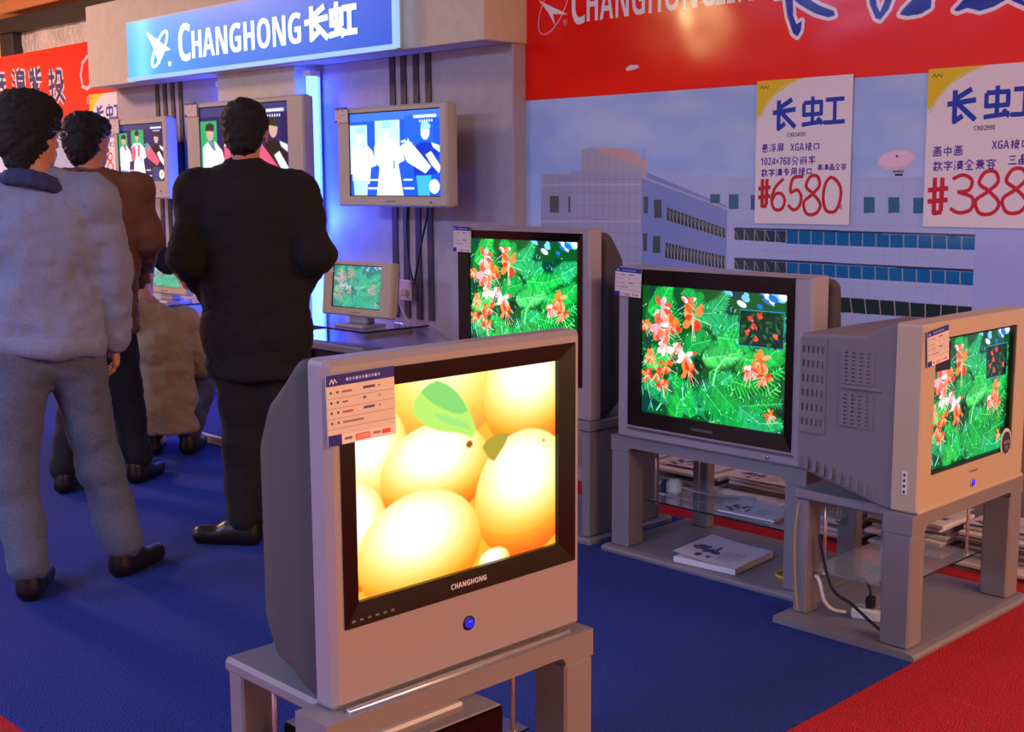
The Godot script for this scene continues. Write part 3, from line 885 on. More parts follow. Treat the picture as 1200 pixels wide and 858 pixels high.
# a stage with three performers, as the wall sets show it; hot = turned up until it clips
func stage_picture(hot: bool) -> ImageTexture:
	var w := 480
	var h := 300
	var bg := Color(0.02, 0.05, 0.35) if not hot else Color(0.05, 0.34, 0.95)
	var p := Paint.new(w, h, bg)
	var wh := Color(0.92, 0.96, 1.0) if not hot else Color(1, 1, 1)
	var gr := Color(0.0, 0.68, 0.42) if not hot else Color(0.75, 1.0, 1.0)
	var dk := Color(0.01, 0.02, 0.12) if not hot else Color(0.0, 0.12, 0.6)
	var pink := Color(0.9, 0.35, 0.5) if not hot else Color(0.95, 0.97, 1.0)
	var skin := Color(0.85, 0.68, 0.6) if not hot else Color(0.97, 0.99, 1.0)
	var hair := Color(0.16, 0.14, 0.18) if not hot else Color(0.6, 0.85, 0.98)
	var q := func(a: Array) -> PackedVector2Array:
		var o := PackedVector2Array()
		for i in range(0, a.size(), 2):
			o.append(Vector2(a[i] * w, a[i + 1] * h))
		return o
	p.rect(0, 0, w, .1 * h, bg.lightened(0.18))
	p.rect(0, .14 * h, .2 * w, .6 * h, gr)
	p.rect(.29 * w, .1 * h, .28 * w, .5 * h, gr)
	p.rect(.62 * w, .06 * h, .3 * w, .5 * h, bg.lightened(0.06))
	# left performer
	p.poly(q.call([.02, .42, .08, .36, .18, .36, .26, .46, .30, .64, .24, .66, .22, .86, .02, .82]), wh)
	p.poly(q.call([.03, .80, .20, .82, .19, 1.0, .04, 1.0]), Color(0.25, 0.6, 0.8) if not hot else Color(0.7, 0.95, 1))
	p.oval(.115 * w, .27 * h, .045 * w, .085 * h, skin)
	p.poly(q.call([.06, .24, .07, .18, .12, .16, .17, .19, .16, .25]), hair)
	p.poly(q.call([.09, .36, .16, .36, .18, .46, .14, .44]), Color(0.35, 0.55, 0.65) if not hot else Color(0.7, 0.98, 1))
	# middle performer in a long robe
	p.poly(q.call([.28, .40, .36, .32, .48, .32, .58, .42, .62, .58, .55, .62, .60, 1.0, .30, 1.0, .34, .62, .28, .56]), wh)
	p.poly(q.call([.28, .42, .35, .36, .38, .5, .34, .66, .28, .60]), pink)
	p.poly(q.call([.44, .36, .48, .36, .46, .56, .42, .58]), pink.darkened(0.1))
	p.oval(.42 * w, .22 * h, .042 * w, .085 * h, skin)
	p.poly(q.call([.37, .2, .38, .12, .43, .10, .47, .14, .465, .2]), hair)
	p.line(q.call([.50, .58, .50, .68]), 5, Color(0.2, 0.4, 0.5))
	# right performer in dark clothes with a bunch of flowers
	p.poly(q.call([.70, .46, .78, .38, .90, .38, .98, .50, .96, .74, .72, .78]), dk.darkened(0.3) if not hot else Color(0.02, 0.2, 0.75))
	p.oval(.84 * w, .25 * h, .048 * w, .1 * h, skin)
	p.poly(q.call([.79, .22, .80, .14, .86, .13, .90, .19, .885, .24]), hair)
	p.poly(q.call([.90, .38, .99, .42, .99, .50, .92, .44]), wh)
	p.poly(q.call([.84, .52, .90, .48, 1.0, .66, .98, .74, .90, .64]), wh)
	p.poly(q.call([.58, .44, .66, .34, .74, .44, .90, .66, .84, .74, .64, .60]), pink if not hot else Color.WHITE)
	for i in 9:
		p.oval((.60 + .03 * (i % 4)) * w, (.36 + .045 * (i / 3)) * h, 11, 5, Color(0.2, 0.7, 0.65) if not hot else Color(0.9, 1, 1), 0.7 * i)
	p.poly(q.call([.74, .76, .90, .76, .88, 1.0, .76, 1.0]), Color(0.1, 0.25, 0.5) if not hot else Color(0.25, 0.7, 0.9))
	p.oval(.93 * w, .89 * h, .055 * w, .085 * h, wh)
	p.oval(.93 * w, .89 * h, .024 * w, .038 * h, Color(0.95, 0.75, 0.2) if not hot else Color.WHITE)
	# captions
	p.rect(.72 * w, .06 * h, .24 * w, .035 * h, wh)
	for i in 6:
		p.rect((.78 + .025 * i) * w, .115 * h, .016 * w, .03 * h, wh)
	p.rect(.18 * w, .80 * h, .16 * w, .02 * h, wh)
	p.rect(.60 * w, .80 * h, .10 * w, .02 * h, wh)
	p.rect(.20 * w, .90 * h, .15 * w, .025 * h, wh)
	p.rect(.60 * w, .90 * h, .12 * w, .025 * h, wh)
	return p.tex(0.26)

# ------------------------------------------------------------------ price posters and tags
const PURPLE := Color(0.30, 0.14, 0.62)

func put_line(p: Paint, list: Array, x: float, y: float, s: float, wd: float, c: Color, lean := 0.0) -> void:
	for t in list:
		if G.has(t):
			p.glyph(G[t], x, y, s, s, wd, c, lean)
			x += s * 1.12
			y -= lean * s * 1.12
		elif t == " ":
			x += s * 0.8
		else:
			x += p.text(t, x, y + s * 0.95, s * 0.85, c, 0.8) + s * 0.12

func poster_picture(kind: int) -> ImageTexture:
	var w := 560
	var h := 720
	var p := Paint.new(w, h, Color(0.94, 0.92, 0.93))
	p.poly(PackedVector2Array([Vector2(0, 0), Vector2(280, 0), Vector2(210, 22), Vector2(110, 75), Vector2(40, 150), Vector2(0, 190)]), Color(0.93, 0.83, 0.08))
	p.line(PackedVector2Array([Vector2(250, 5), Vector2(150, 40), Vector2(70, 105), Vector2(10, 200)]), 9, Color(0.9, 0.88, 0.6))
	p.line(PackedVector2Array([Vector2(18, 40), Vector2(30, 24), Vector2(40, 40), Vector2(50, 26), Vector2(66, 40), Vector2(72, 24)]), 4, Color(0.42, 0.34, 0.1))
	var blue := Color(0.10, 0.25, 0.72)
	p.glyph(G["长"], 80, 95, 165, 165, 24, blue, 0.03)
	p.glyph(G["虹"], 270, 88, 250, 160, 21, blue, 0.02)
	var pencil := Color(0.25, 0.24, 0.3)
	if kind == 0:
		p.text("CHD34181", 190, 285, 20, pencil, 0.85)
		put_line(p, ["悬", "浮", "屏", " ", "XGA", "接", "口"], 36, 318, 42, 5.6, PURPLE, 0.02)
		put_line(p, ["1024×768", "分", "辨", "率"], 32, 382, 44, 5.6, PURPLE, 0.02)
		put_line(p, ["数", "字", "清", "专", "用", "接", "口"], 36, 442, 40, 5.6, PURPLE, 0.02)
		put_line(p, ["高", "清", "晶", "全", "容"], 372, 424, 30, 4.2, PURPLE, 0.01)
		var red := Color(0.80, 0.10, 0.14)
		p.glyph(G["¥"], 16, 490, 84, 150, 21, red)
		p.glyph(G["6"], 92, 478, 104, 176, 17, red, 0.0, true)
		p.glyph(G["5"], 196, 474, 100, 178, 17, red, 0.0, true)
		p.glyph(G["8"], 286, 474, 118, 196, 17, red, 0.0, true)
		p.glyph(G["0"], 398, 482, 122, 176, 17, red, 0.0, true)
		p.glyph(G["用"], 494, 620, 26, 26, 3, red)
	elif kind == 1:
		p.text("CHD2990", 232, 285, 20, pencil, 0.85)
		put_line(p, ["画", "中", "画"], 36, 352, 46, 5.6, PURPLE, 0.02)
		put_line(p, ["XGA", "接", "口"], 320, 330, 42, 5.6, PURPLE, 0.03)
		put_line(p, ["数", "字", "清", "全", "兼", "容"], 40, 418, 46, 5.6, PURPLE, 0.02)
		put_line(p, ["三", "晶", "高"], 396, 398, 44, 5.6, PURPLE, 0.02)
		var red := Color(0.82, 0.10, 0.22)
		p.glyph(G["¥"], 14, 490, 112, 176, 22, red)
		p.glyph(G["3"], 128, 480, 124, 176, 17, red, 0.0, true)
		p.glyph(G["8"], 242, 462, 134, 196, 17, red, 0.0, true)
		p.glyph(G["8"], 368, 452, 134, 200, 17, red, 0.0, true)
		p.glyph(G["0"], 500, 470, 56, 170, 16, red, 0.0, true)
	else:
		put_line(p, ["高", "清", "接", "口"], 260, 330, 42, 5.6, PURPLE)
		put_line(p, ["数", "字", "三", "晶"], 260, 400, 42, 5.6, PURPLE)
		var red := Color(0.82, 0.12, 0.14)
		p.glyph(G["¥"], 24, 492, 80, 140, 19, red)
		p.glyph(G["5"], 130, 490, 92, 140, 15, red, 0.0, true)
		p.glyph(G["8"], 250, 490, 106, 150, 15, red, 0.0, true)
		p.glyph(G["0"], 390, 480, 120, 150, 15, red, 0.0, true)
	return p.tex()

func tag_picture() -> ImageTexture:
	var w := 300
	var h := 250
	var p := Paint.new(w, h, Color(0.86, 0.82, 0.80))
	var b := Color(0.10, 0.14, 0.56)
	p.rect(0, 0, w, 40, b)
	p.rect(0, 212, 58, 38, b)
	p.rect(58, 216, 242, 34, Color(0.93, 0.9, 0.9))
	p.line(PackedVector2Array([Vector2(14, 32), Vector2(24, 16), Vector2(30, 32), Vector2(36, 16), Vector2(46, 30)]), 4, Color(0.85, 0.86, 0.95))
	for i in 11:
		p.rect(86 + i * 14, 16, 10, 11, Color(0.55, 0.6, 0.85) if i % 3 else Color(0.75, 0.78, 0.95))
	for i in 4:
		p.rect(0, 82 + i * 36, w, 2, Color(0.62, 0.56, 0.6))
		p.rect(14, 58 + i * 36, 9, 9, Color(0.3, 0.28, 0.36))
		p.rect(42, 58 + i * 36, 9, 9, Color(0.3, 0.28, 0.36))
		p.rect(66, 60 + i * 36, [44, 24, 46, 90][i], 7, Color(0.62, 0.36, 0.36) if i % 2 == 0 else Color(0.5, 0.46, 0.46))
		if i < 3:
			p.rect(158, 56 + i * 36, [54, 12, 50][i], 9, Color(0.3, 0.3, 0.5))
			p.rect(226, 58 + i * 36, 10, 7, Color(0.6, 0.5, 0.52))
	p.rect(70, 226, 34, 10, Color(0.5, 0.45, 0.5))
	p.rect(118, 222, 64, 22, Color(0.88, 0.28, 0.26))
	p.text("¥3980", 124, 240, 14, Color(0.98, 0.85, 0.82))
	p.rect(196, 226, 34, 10, Color(0.55, 0.5, 0.55))
	p.rect(236, 224, 40, 16, Color(0.88, 0.34, 0.32))
	return p.tex()

# a thin printed card: local x right, y up, z out of its face; origin at its top left corner
func card(called: String, label: String, category: String, at: Vector3, wdt: float, hgt: float, m: Material, turn: float, tip := 0.0, group := "", lean := 0.0, thick := 0.0025) -> Node3D:
	var t := thing(called, label, category, at, turn, group)
	t.rotation.z = tip
	t.rotation.x = lean
	var st := new_st()
	span(st, Vector3(0, -hgt, -thick), Vector3(wdt, 0, -0.0004), 0.0002)
	part(t, "card", st, M.paper)
	var f := new_st()
	quad_uv(f, Vector3(0, -hgt, 0), Vector3(wdt, -hgt, 0), Vector3(wdt, 0, 0), Vector3.ZERO, Vector2(0, 1), Vector2(1, 1), Vector2(1, 0), Vector2(0, 0))
	part(t, "printed_face", f, m)
	return t

func printed(key: String, t: Texture2D, rough := 0.6) -> StandardMaterial3D:
	var m := mat(key, Color.WHITE, rough)
	m.albedo_texture = t
	return m

# ------------------------------------------------------------------ television sets
func screen_mesh(x0: float, y0: float, x1: float, y1: float, z: float, bulge: float) -> SurfaceTool:
	var st := new_st(true)
	var n := 6
	for j in n:
		for i in n:
			var p := []
			var u := []
			for q in [[0, 0], [1, 0], [1, 1], [0, 1]]:
				var a := float(i + q[0]) / n
				var b := float(j + q[1]) / n
				p.append(Vector3(lerpf(x0, x1, a), lerpf(y0, y1, b), z + bulge * (1.0 - pow(2.0 * a - 1.0, 2.0)) * (1.0 - pow(2.0 * b - 1.0, 2.0))))
				u.append(Vector2(a, 1.0 - b))
			quad_uv(st, p[0], p[1], p[2], p[3], u[0], u[1], u[2], u[3])
	return st

# c: w, h, depth of the front cabinet, r corner, bez = [x0, y0, x1, y1] of the dark surround, scr = the same of the picture, z_scr
func tv_front(t: Node3D, c: Dictionary) -> void:
	var hw: float = c.w * 0.5
	var b: Array = c.bez
	var s: Array = c.scr
	var r: float = c.get("r", 0.012)
	var ch: float = c.get("chamfer", 0.010)
	var st := new_st()
	loft(st, [rr(-hw, 0, hw, c.h, r, -c.d), rr(-hw, 0, hw, c.h, r, -ch), rr(-hw + ch, ch, hw - ch, c.h - ch, maxf(r - ch, 0.002), 0.0), rr(b[0], b[1], b[2], b[3], 0.003, 0.0), rr(b[0], b[1], b[2], b[3], 0.003, -0.012)], true, false)
	part(t, "front_cabinet", st, c.body)
	var z: float = c.get("z_scr", -0.018)
	var q := new_st()
	var zz: float = c.get("z_bez", -0.002)
	loft(q, [rr(b[0], b[1], b[2], b[3], 0.003, -0.014), rr(b[0], b[1], b[2], b[3], 0.003, zz), rr(s[0], s[1], s[2], s[3], 0.002, zz - 0.004), rr(s[0], s[1], s[2], s[3], 0.002, z - 0.004)], false, false)
	part(t, "screen_surround", q, c.surround)
	part(t, "screen", screen_mesh(s[0] - 0.001, s[1] - 0.001, s[2] + 0.001, s[3] + 0.001, z, c.get("bulge", 0.004)), c.picture)

# shell of loops [z, half width, y0, y1, corner]
func tv_shell(t: Node3D, loops: Array, m: Material, smooth := true) -> MeshInstance3D:
	var st := new_st(smooth)
	var rings := []
	for l in loops:
		rings.append(rr(-l[1], l[2], l[1], l[3], l[4], l[0], 5))
	rings.reverse()
	loft(st, rings)
	return part(t, "back_shell", st, m)

func button(t: Node3D, called: String, at: Vector3, r: float, m: Material, ring_m: Material = null, d := 0.006) -> void:
	var st := new_st(true)
	var a := PackedVector3Array()
	var b := PackedVector3Array()
	for i in 16:
		var an := TAU * i / 16.0
		a.append(at + Vector3(cos(an) * r, sin(an) * r, -0.004))
		b.append(at + Vector3(cos(an) * r * 0.9, sin(an) * r * 0.9, d))
	loft(st, [a, b])
	var o := part(t, called, st, m)
	if ring_m:
		var s2 := new_st(true)
		var rings := []
		for q in [[1.0, -0.003], [1.45, -0.003], [1.45, 0.003], [1.0, 0.003]]:
			var g := PackedVector3Array()
			for i in 16:
				var an := TAU * i / 16.0
				g.append(at + Vector3(cos(an) * r * q[0], sin(an) * r * q[0], q[1]))
			rings.append(g)
		loft(s2, rings, false, false)
		part(o, "ring", s2, ring_m)

# ------------------------------------------------------------------ stands: local z = 0 at the front of the legs, x across, y up
func stand(label: String, at: Vector3, turn: float, w: float, h: float, d: float, lw: float, glass_y: float, lip_bar := false) -> Node3D:
	var t := thing("television_stand", label, "stand", at, turn)
	var hw := w * 0.5
	# base plate with a rounded front lip
	var st := new_st()
	var lip := PackedVector2Array()
	for q in [[-d - 0.02, 0.0], [0.02, 0.0], [0.032, 0.008], [0.034, 0.018], [0.026, 0.026], [0.008, 0.03], [-d - 0.02, 0.03]]:
		lip.append(Vector2(q[0], q[1]))
	var lp := new_st()
	prism(lp, lip, -hw - 0.02, hw + 0.02)
	var o := part(t, "base_plate", lp, M.silver_stand)
	o.rotation.y = -PI / 2
	# legs
	for sg in [-1.0, 1.0]:
		var lg := new_st()
		span(lg, Vector3(sg * hw, 0.03, 0.0), Vector3(sg * (hw - lw), h - 0.06, -0.095), 0.006)
		part(t, "front_leg", lg, M.silver_stand)
		var rl := new_st()
		span(rl, Vector3(sg * (hw - 0.06), 0.03, -d), Vector3(sg * (hw - 0.06 - lw * 0.9), h - 0.03, -d + 0.05), 0.005)
		part(t, "rear_leg", rl, M.silver_stand)
	# top: a rail over the legs, cut in a soft arch, and the board behind it
	var rail := PackedVector2Array([Vector2(-hw, h - 0.06), Vector2(-hw, h), Vector2(hw, h), Vector2(hw, h - 0.06), Vector2(hw - lw, h - 0.06)])
	for i in 5:
		var a := PI * 0.5 * i / 4.0
		rail.append(Vector2(hw - lw - 0.018 * (1.0 - cos(a)), h - 0.06 + 0.018 * sin(a)))
	for i in 5:
		var a := PI * 0.5 * (4 - i) / 4.0
		rail.append(Vector2(-hw + lw + 0.018 * (1.0 - cos(a)), h - 0.06 + 0.018 * sin(a)))
	rail.append(Vector2(-hw + lw, h - 0.06))
	var rs := new_st()
	prism(rs, rail, -0.095, 0.0)
	part(t, "top_rail", rs, M.silver_stand)
	var fl := new_st(true)
	if lip_bar:
		tube(fl, PackedVector3Array([Vector3(-hw + 0.06, h + 0.001, -0.017), Vector3(hw - 0.06, h + 0.001, -0.017)]), 0.008, 10)
		part(t, "front_lip", fl, M.silver_gloss)
	var tb := new_st()
	span(tb, Vector3(-hw + 0.05, h - 0.032, -d), Vector3(hw - 0.05, h, -0.09), 0.008)
	part(t, "top_board", tb, M.silver_stand)
	for sg in [-1.0, 1.0]:
		for k in 2:
			var sc := new_st(true)
			ball(sc, Vector3(sg * (hw - 0.035), h - 0.003, -0.02 - 0.05 * k), Vector3(0.006, 0.003, 0.006), 8)
			part(t, "screw", sc, M.chrome)
	# glass shelf hung on four rods
	var gs := new_st()
	span(gs, Vector3(-hw + lw + 0.01, glass_y, -d + 0.03), Vector3(hw - lw - 0.01, glass_y + 0.006, -0.1), 0.001)
	var g := part(t, "glass_shelf", gs, M.glass)
	var ge := new_st()
	span(ge, Vector3(-hw + lw + 0.01, glass_y, -0.1), Vector3(hw - lw - 0.01, glass_y + 0.006, -0.098), 0.0005)
	part(g, "shelf_edge", ge, M.glass_edge)
	for sg in [-1.0, 1.0]:
		for zz in [-0.13, -d + 0.08]:
			var rd := new_st(true)
			tube(rd, PackedVector3Array([Vector3(sg * (hw - lw - 0.03), glass_y - 0.012, zz), Vector3(sg * (hw - lw - 0.03), h - 0.02, zz)]), 0.0055, 8)
			var r := part(t, "rod", rd, M.pink_rod)
			var nut := new_st(true)
			tube(nut, PackedVector3Array([Vector3(sg * (hw - lw - 0.03), glass_y - 0.018, zz), Vector3(sg * (hw - lw - 0.03), glass_y - 0.001, zz)]), 0.010, 8)
			part(r, "nut", nut, M.chrome)
	return t

# ------------------------------------------------------------------ prints for the big banners (outlines in metres on the wall: x, y, ...)
const MURAL := {
	"far": [-3.932,1.463,-3.246,1.428,-2.824,1.430,-2.098,1.435,-2.051,0.572,-3.456,0.401,-3.478,1.306],
	"block": [-2.280,1.229,-2.088,1.243,-2.049,0.539,-2.255,0.513],
	"recede": [-3.979,1.454,-3.952,1.464,-3.469,1.305,-3.469,0.818,-3.984,0.782],
	"tower": [-4.454,1.474,-3.979,1.469,-3.974,0.783,-4.468,0.748],
	"low": [-4.650,1.459,-4.447,1.457,-4.453,0.749,-4.679,0.733],
	"top": [-4.373,1.580,-4.293,1.586,-4.061,1.578,-3.946,1.509,-3.945,1.433,-4.372,1.468],
	"slope": [-4.293,1.586,-4.061,1.578,-3.946,1.509,-3.945,1.469,-4.054,1.511,-4.250,1.564],
	"band1": [-4.653,1.407,-3.978,1.410,-3.978,1.399,-4.653,1.396],
	"band2": [-4.661,1.218,-3.980,1.232,-3.980,1.222,-4.661,1.207],
	"band3": [-3.985,1.447,-3.469,1.295,-3.469,1.288,-3.985,1.438],
	"w4a": [-3.824,1.296,-3.475,1.202,-3.474,1.158,-3.823,1.235],
	"w4b": [-3.828,1.128,-3.476,1.075,-3.474,1.016,-3.831,1.056],
	"w5a": [-3.149,1.201,-2.274,1.196,-2.272,1.145,-3.147,1.144],
	"w5a_d": [-3.428,1.201,-3.149,1.199,-3.148,1.148,-3.426,1.154],
	"w5b": [-3.145,1.061,-2.275,1.059,-2.272,1.007,-3.143,1.007],
	"w5b_d": [-3.424,1.062,-3.145,1.061,-3.143,1.009,-3.423,1.021],
	"w5c": [-2.891,0.924,-2.273,0.921,-2.275,0.868,-2.877,0.859],
	"ledge1": [-3.428,1.209,-2.275,1.206,-2.274,1.198,-3.428,1.201],
	"ledge2": [-3.424,1.071,-2.276,1.070,-2.275,1.061,-3.424,1.062],
	"sw0": [-2.774,1.349,-2.724,1.349,-2.721,1.284,-2.772,1.283],
	"sw1": [-2.661,1.349,-2.611,1.349,-2.609,1.286,-2.659,1.285],
	"sw2": [-2.550,1.348,-2.498,1.348,-2.495,1.284,-2.547,1.284],
	"sw3": [-3.342,1.354,-3.306,1.354,-3.305,1.290,-3.340,1.290],
	"tw0": [-3.567,1.358,-3.512,1.358,-3.511,1.319,-3.566,1.318],
	"tw1": [-3.462,1.358,-3.408,1.358,-3.406,1.293,-3.460,1.292],
	"tw2": [-4.599,1.345,-4.534,1.345,-4.534,1.261,-4.599,1.260],
	"tw3": [-4.464,1.344,-4.451,1.344,-4.451,1.262,-4.464,1.262],
	"tw4": [-3.964,1.346,-3.937,1.346,-3.936,1.264,-3.963,1.264],
	"tw5": [-3.900,1.331,-3.854,1.331,-3.852,1.245,-3.898,1.244],
	"tw6": [-3.966,1.170,-3.941,1.171,-3.940,1.083,-3.965,1.082],
	"tw7": [-3.904,1.157,-3.859,1.158,-3.858,1.076,-3.903,1.074],
	"star": [-4.679,2.343,-4.468,2.251,-4.575,2.263,-4.558,2.203,-4.608,2.274],
	"curl": [-4.085,1.961,-4.058,1.975,-4.010,1.972,-3.999,1.959,-4.041,1.950,-4.079,1.948],
	"b1a": [-3.209,2.247,-3.148,2.240,-3.144,2.121,-3.126,2.082,-3.099,2.093,-3.103,2.053,-3.119,2.031,-3.142,2.047,-3.172,2.123,-3.185,2.189],
	"b1b": [-3.146,2.190,-3.075,2.187,-3.015,2.149,-2.945,2.120,-2.939,2.101,-2.970,2.097,-3.035,2.119,-3.112,2.163],
	"b1c": [-3.248,2.233,-2.954,2.232,-2.948,2.209,-3.236,2.204],
	"b2a": [-2.789,2.201,-2.758,2.189,-2.745,2.118,-2.730,2.094,-2.716,2.124,-2.689,2.190,-2.660,2.187,-2.691,2.104,-2.728,2.064,-2.749,2.074,-2.776,2.130],
	"b2b": [-2.627,2.097,-2.590,2.128,-2.506,2.136,-2.509,2.090,-2.550,2.071,-2.607,2.068,-2.641,2.077],
	"b2c": [-2.631,2.183,-2.527,2.180,-2.516,2.158,-2.620,2.161],
	"b3a": [-2.411,2.072,-2.368,2.113,-2.272,2.120,-2.193,2.095,-2.252,2.069,-2.304,2.058,-2.357,2.075,-2.397,2.065],
	"b3b": [-2.219,2.106,-2.187,2.135,-2.151,2.087,-2.099,2.058,-2.107,2.046,-2.167,2.076],
	"l1a": [-10.416,2.301,-10.326,2.373,-10.276,2.366,-10.317,2.286,-10.393,2.168,-10.459,2.136],
	"l1b": [-10.265,2.378,-10.163,2.392,-10.185,2.304,-10.235,2.298,-10.260,2.334],
	"l1c": [-10.301,2.250,-10.201,2.253,-10.249,2.187,-10.156,2.138,-10.198,2.119,-10.323,2.164],
	"l2a": [-10.787,2.350,-10.648,2.425,-10.601,2.391,-10.623,2.304,-10.711,2.283,-10.803,2.311],
	"l2b": [-10.810,2.262,-10.660,2.267,-10.635,2.221,-10.814,2.235],
	"l3a": [-11.135,2.372,-11.089,2.378,-11.094,2.269,-11.176,2.246],
	"l3b": [-11.061,2.340,-10.936,2.441,-10.913,2.376,-10.933,2.314,-10.905,2.276,-11.061,2.267],
	"l4a": [-11.494,2.422,-11.375,2.442,-11.319,2.355,-11.508,2.339],
	"l4b": [-11.515,2.292,-11.350,2.302,-11.295,2.215,-11.537,2.152]}

func wall_poly(p: Paint, key: String, c: Color, x0: float, y1: float, k: float, grow := 0.0) -> void:
	var a: Array = MURAL[key]
	var o := PackedVector2Array()
	for i in range(0, a.size(), 2):
		o.append(Vector2((a[i] - x0) * k, (y1 - a[i + 1]) * k))
	if grow > 0.0:
		var g := Geometry2D.offset_polygon(o, grow, Geometry2D.JOIN_ROUND)
		for q in g:
			p.poly(q, c)
	else:
		p.poly(o, c)

func mural_picture(x0: float, x1: float, y1: float, k: float, left: bool) -> ImageTexture:
	var w := int((x1 - x0) * k)
	var h := int(y1 * k)
	var sky := Color(0.57, 0.68, 0.86)
	var p := Paint.new(w, h, sky)
	# clouds printed in the sky: soft blotches
	var n := FastNoiseLite.new()
	n.seed = 9
	n.frequency = 0.006
	n.fractal_octaves = 3
	var y_sky := int((y1 - 1.84) * k)
	for yy in range(0, int((1.84 - 0.7) * k), 4):
		for xx in range(0, w, 4):
			var v := n.get_noise_2d(xx * 0.6, yy * 1.4)
			p.rect(xx, y_sky + yy, 4, 4, sky.lerp(Color(0.70, 0.76, 0.90), clampf(0.3 + v * 0.7, 0.0, 1.0)))
	p.rect(0, int((y1 - 0.55) * k), w, int(0.55 * k), Color(0.52, 0.5, 0.52))
	p.rect(0, 0, w, y_sky, Color(0.93, 0.08, 0.07))
	var white := Color(0.86, 0.84, 0.92)
	var navy := Color(0.12, 0.18, 0.58)
	if left:
		for e in [["投", -10.46, 2.385, 0.29, 0.27], ["紫", -10.83, 2.42, 0.25, 0.27], ["湟", -11.18, 2.43, 0.27, 0.27], ["竞", -11.58, 2.43, 0.27, 0.28]]:
			for q in [0.075, 0.036]:
				p.glyph(G[e[0]], (e[1] - x0) * k, (y1 - e[2]) * k, e[3] * k, e[4] * k, q * k, white if q > 0.05 else Color(0.10, 0.16, 0.42), -0.1)
		var cx := (-9.86 - x0) * k
		p.line(PackedVector2Array([Vector2(cx + 0.14 * k, (y1 - 2.43) * k), Vector2(cx + 0.04 * k, (y1 - 2.38) * k), Vector2(cx, (y1 - 2.29) * k), Vector2(cx + 0.02 * k, (y1 - 2.20) * k), Vector2(cx + 0.10 * k, (y1 - 2.175) * k), Vector2(cx + 0.16 * k, (y1 - 2.2) * k)]), 0.03 * k, white)
		p.text("HANGHONG", cx + 0.14 * k, (y1 - 2.175) * k, 0.125 * k, white, 0.8)
		p.rect(cx + 0.08 * k, (y1 - 2.115) * k, 0.04 * k, 0.065 * k, Color(0.9, 0.5, 0.5))
		p.rect(cx + 0.135 * k, (y1 - 2.115) * k, 0.04 * k, 0.065 * k, Color(0.9, 0.5, 0.5))
		return p.tex(0.7)
	# office building
	var light := Color(0.63, 0.68, 0.82)
	var cols := {"far": light, "block": Color(0.61, 0.66, 0.84), "recede": Color(0.48, 0.55, 0.74), "low": Color(0.57, 0.60, 0.69), "top": Color(0.64, 0.64, 0.69), "tower": Color(0.60, 0.62, 0.71)}
	for key in ["far", "block", "recede", "low", "top", "tower"]:
		wall_poly(p, key, cols[key], x0, y1, k)
	var joint := Color(0.47, 0.47, 0.62)
	# printed facade joints
	for i in 40:
		var xx := -4.66 + i * 0.043
		if xx < -3.98:
			p.rect((xx - x0) * k, (y1 - 1.455) * k, 2, 0.70 * k, cols["tower"].darkened(0.10))
	for i in 20:
		var xx := -3.46 + i * 0.072
		p.rect((xx - x0) * k, (y1 - 1.425) * k, 1, 0.75 * k, light.darkened(0.08))
	for i in 12:
		p.rect((-3.46 - x0) * k, (y1 - 1.42 + i * 0.062) * k, 1.4 * k, 1, light.darkened(0.08))
	for i in 10:
		p.rect((-4.655 - x0) * k, (y1 - 1.43 + i * 0.066) * k, 0.675 * k, 2, cols["tower"].darkened(0.08))
	for i in 10:
		p.rect((-4.37 + i * 0.045 - x0) * k, (y1 - 1.575) * k, 2, 0.1 * k, cols["top"].darkened(0.1))
	wall_poly(p, "slope", Color(0.74, 0.62, 0.62), x0, y1, k)
	for key in ["band1", "band2", "band3"]:
		wall_poly(p, key, Color(0.68, 0.66, 0.74), x0, y1, k)
	for key in ["ledge1", "ledge2"]:
		wall_poly(p, key, Color(0.22, 0.25, 0.36), x0, y1, k)
	var teal := Color(0.14, 0.40, 0.60)
	var dark := Color(0.20, 0.27, 0.32)
	for e in [["w4a", dark, 16], ["w4b", dark, 18], ["w5a", teal, 14], ["w5a_d", dark, 5], ["w5b", teal, 14], ["w5b_d", dark, 5], ["w5c", Color(0.16, 0.22, 0.22), 9]]:
		wall_poly(p, e[0], e[1], x0, y1, k)
		var a: Array = MURAL[e[0]]
		for i in range(0, e[2] + 1):
			var t: float = float(i) / e[2]
			var u := Vector2((lerpf(a[0], a[2], t) - x0) * k, (y1 - lerpf(a[1], a[3], t)) * k)
			var v := Vector2((lerpf(a[6], a[4], t) - x0) * k, (y1 - lerpf(a[7], a[5], t)) * k)
			p.line(PackedVector2Array([u, v]), 3.0, Color(0.60, 0.58, 0.58))
			if e[1] == dark and i < e[2]:
				p.line(PackedVector2Array([u.lerp(v, 0.2) + Vector2(4, 0), u.lerp(v, 0.9) + Vector2(12, 0)]), 3.0, Color(0.42, 0.47, 0.5))
	for key in ["sw0", "sw1", "sw2", "sw3", "tw0", "tw1"]:
		wall_poly(p, key, Color(0.20, 0.40, 0.52), x0, y1, k)
	for key in ["tw2", "tw3", "tw4", "tw5", "tw6", "tw7"]:
		wall_poly(p, key, Color(0.30, 0.34, 0.36), x0, y1, k)
	# dish aerial on the roof
	p.oval((-2.634 - x0) * k, (y1 - 1.500) * k, 0.085 * k, 0.04 * k, Color(0.78, 0.68, 0.76), -0.12)
	p.oval((-2.634 - x0) * k, (y1 - 1.503) * k, 0.075 * k, 0.032 * k, Color(0.82, 0.73, 0.80), -0.12)
	p.oval((-2.63 - x0) * k, (y1 - 1.515) * k, 3, 3, Color(0.3, 0.3, 0.4))
	p.rect((-2.645 - x0) * k, (y1 - 1.457) * k, 0.05 * k, 0.012 * k, Color(0.5, 0.45, 0.55))
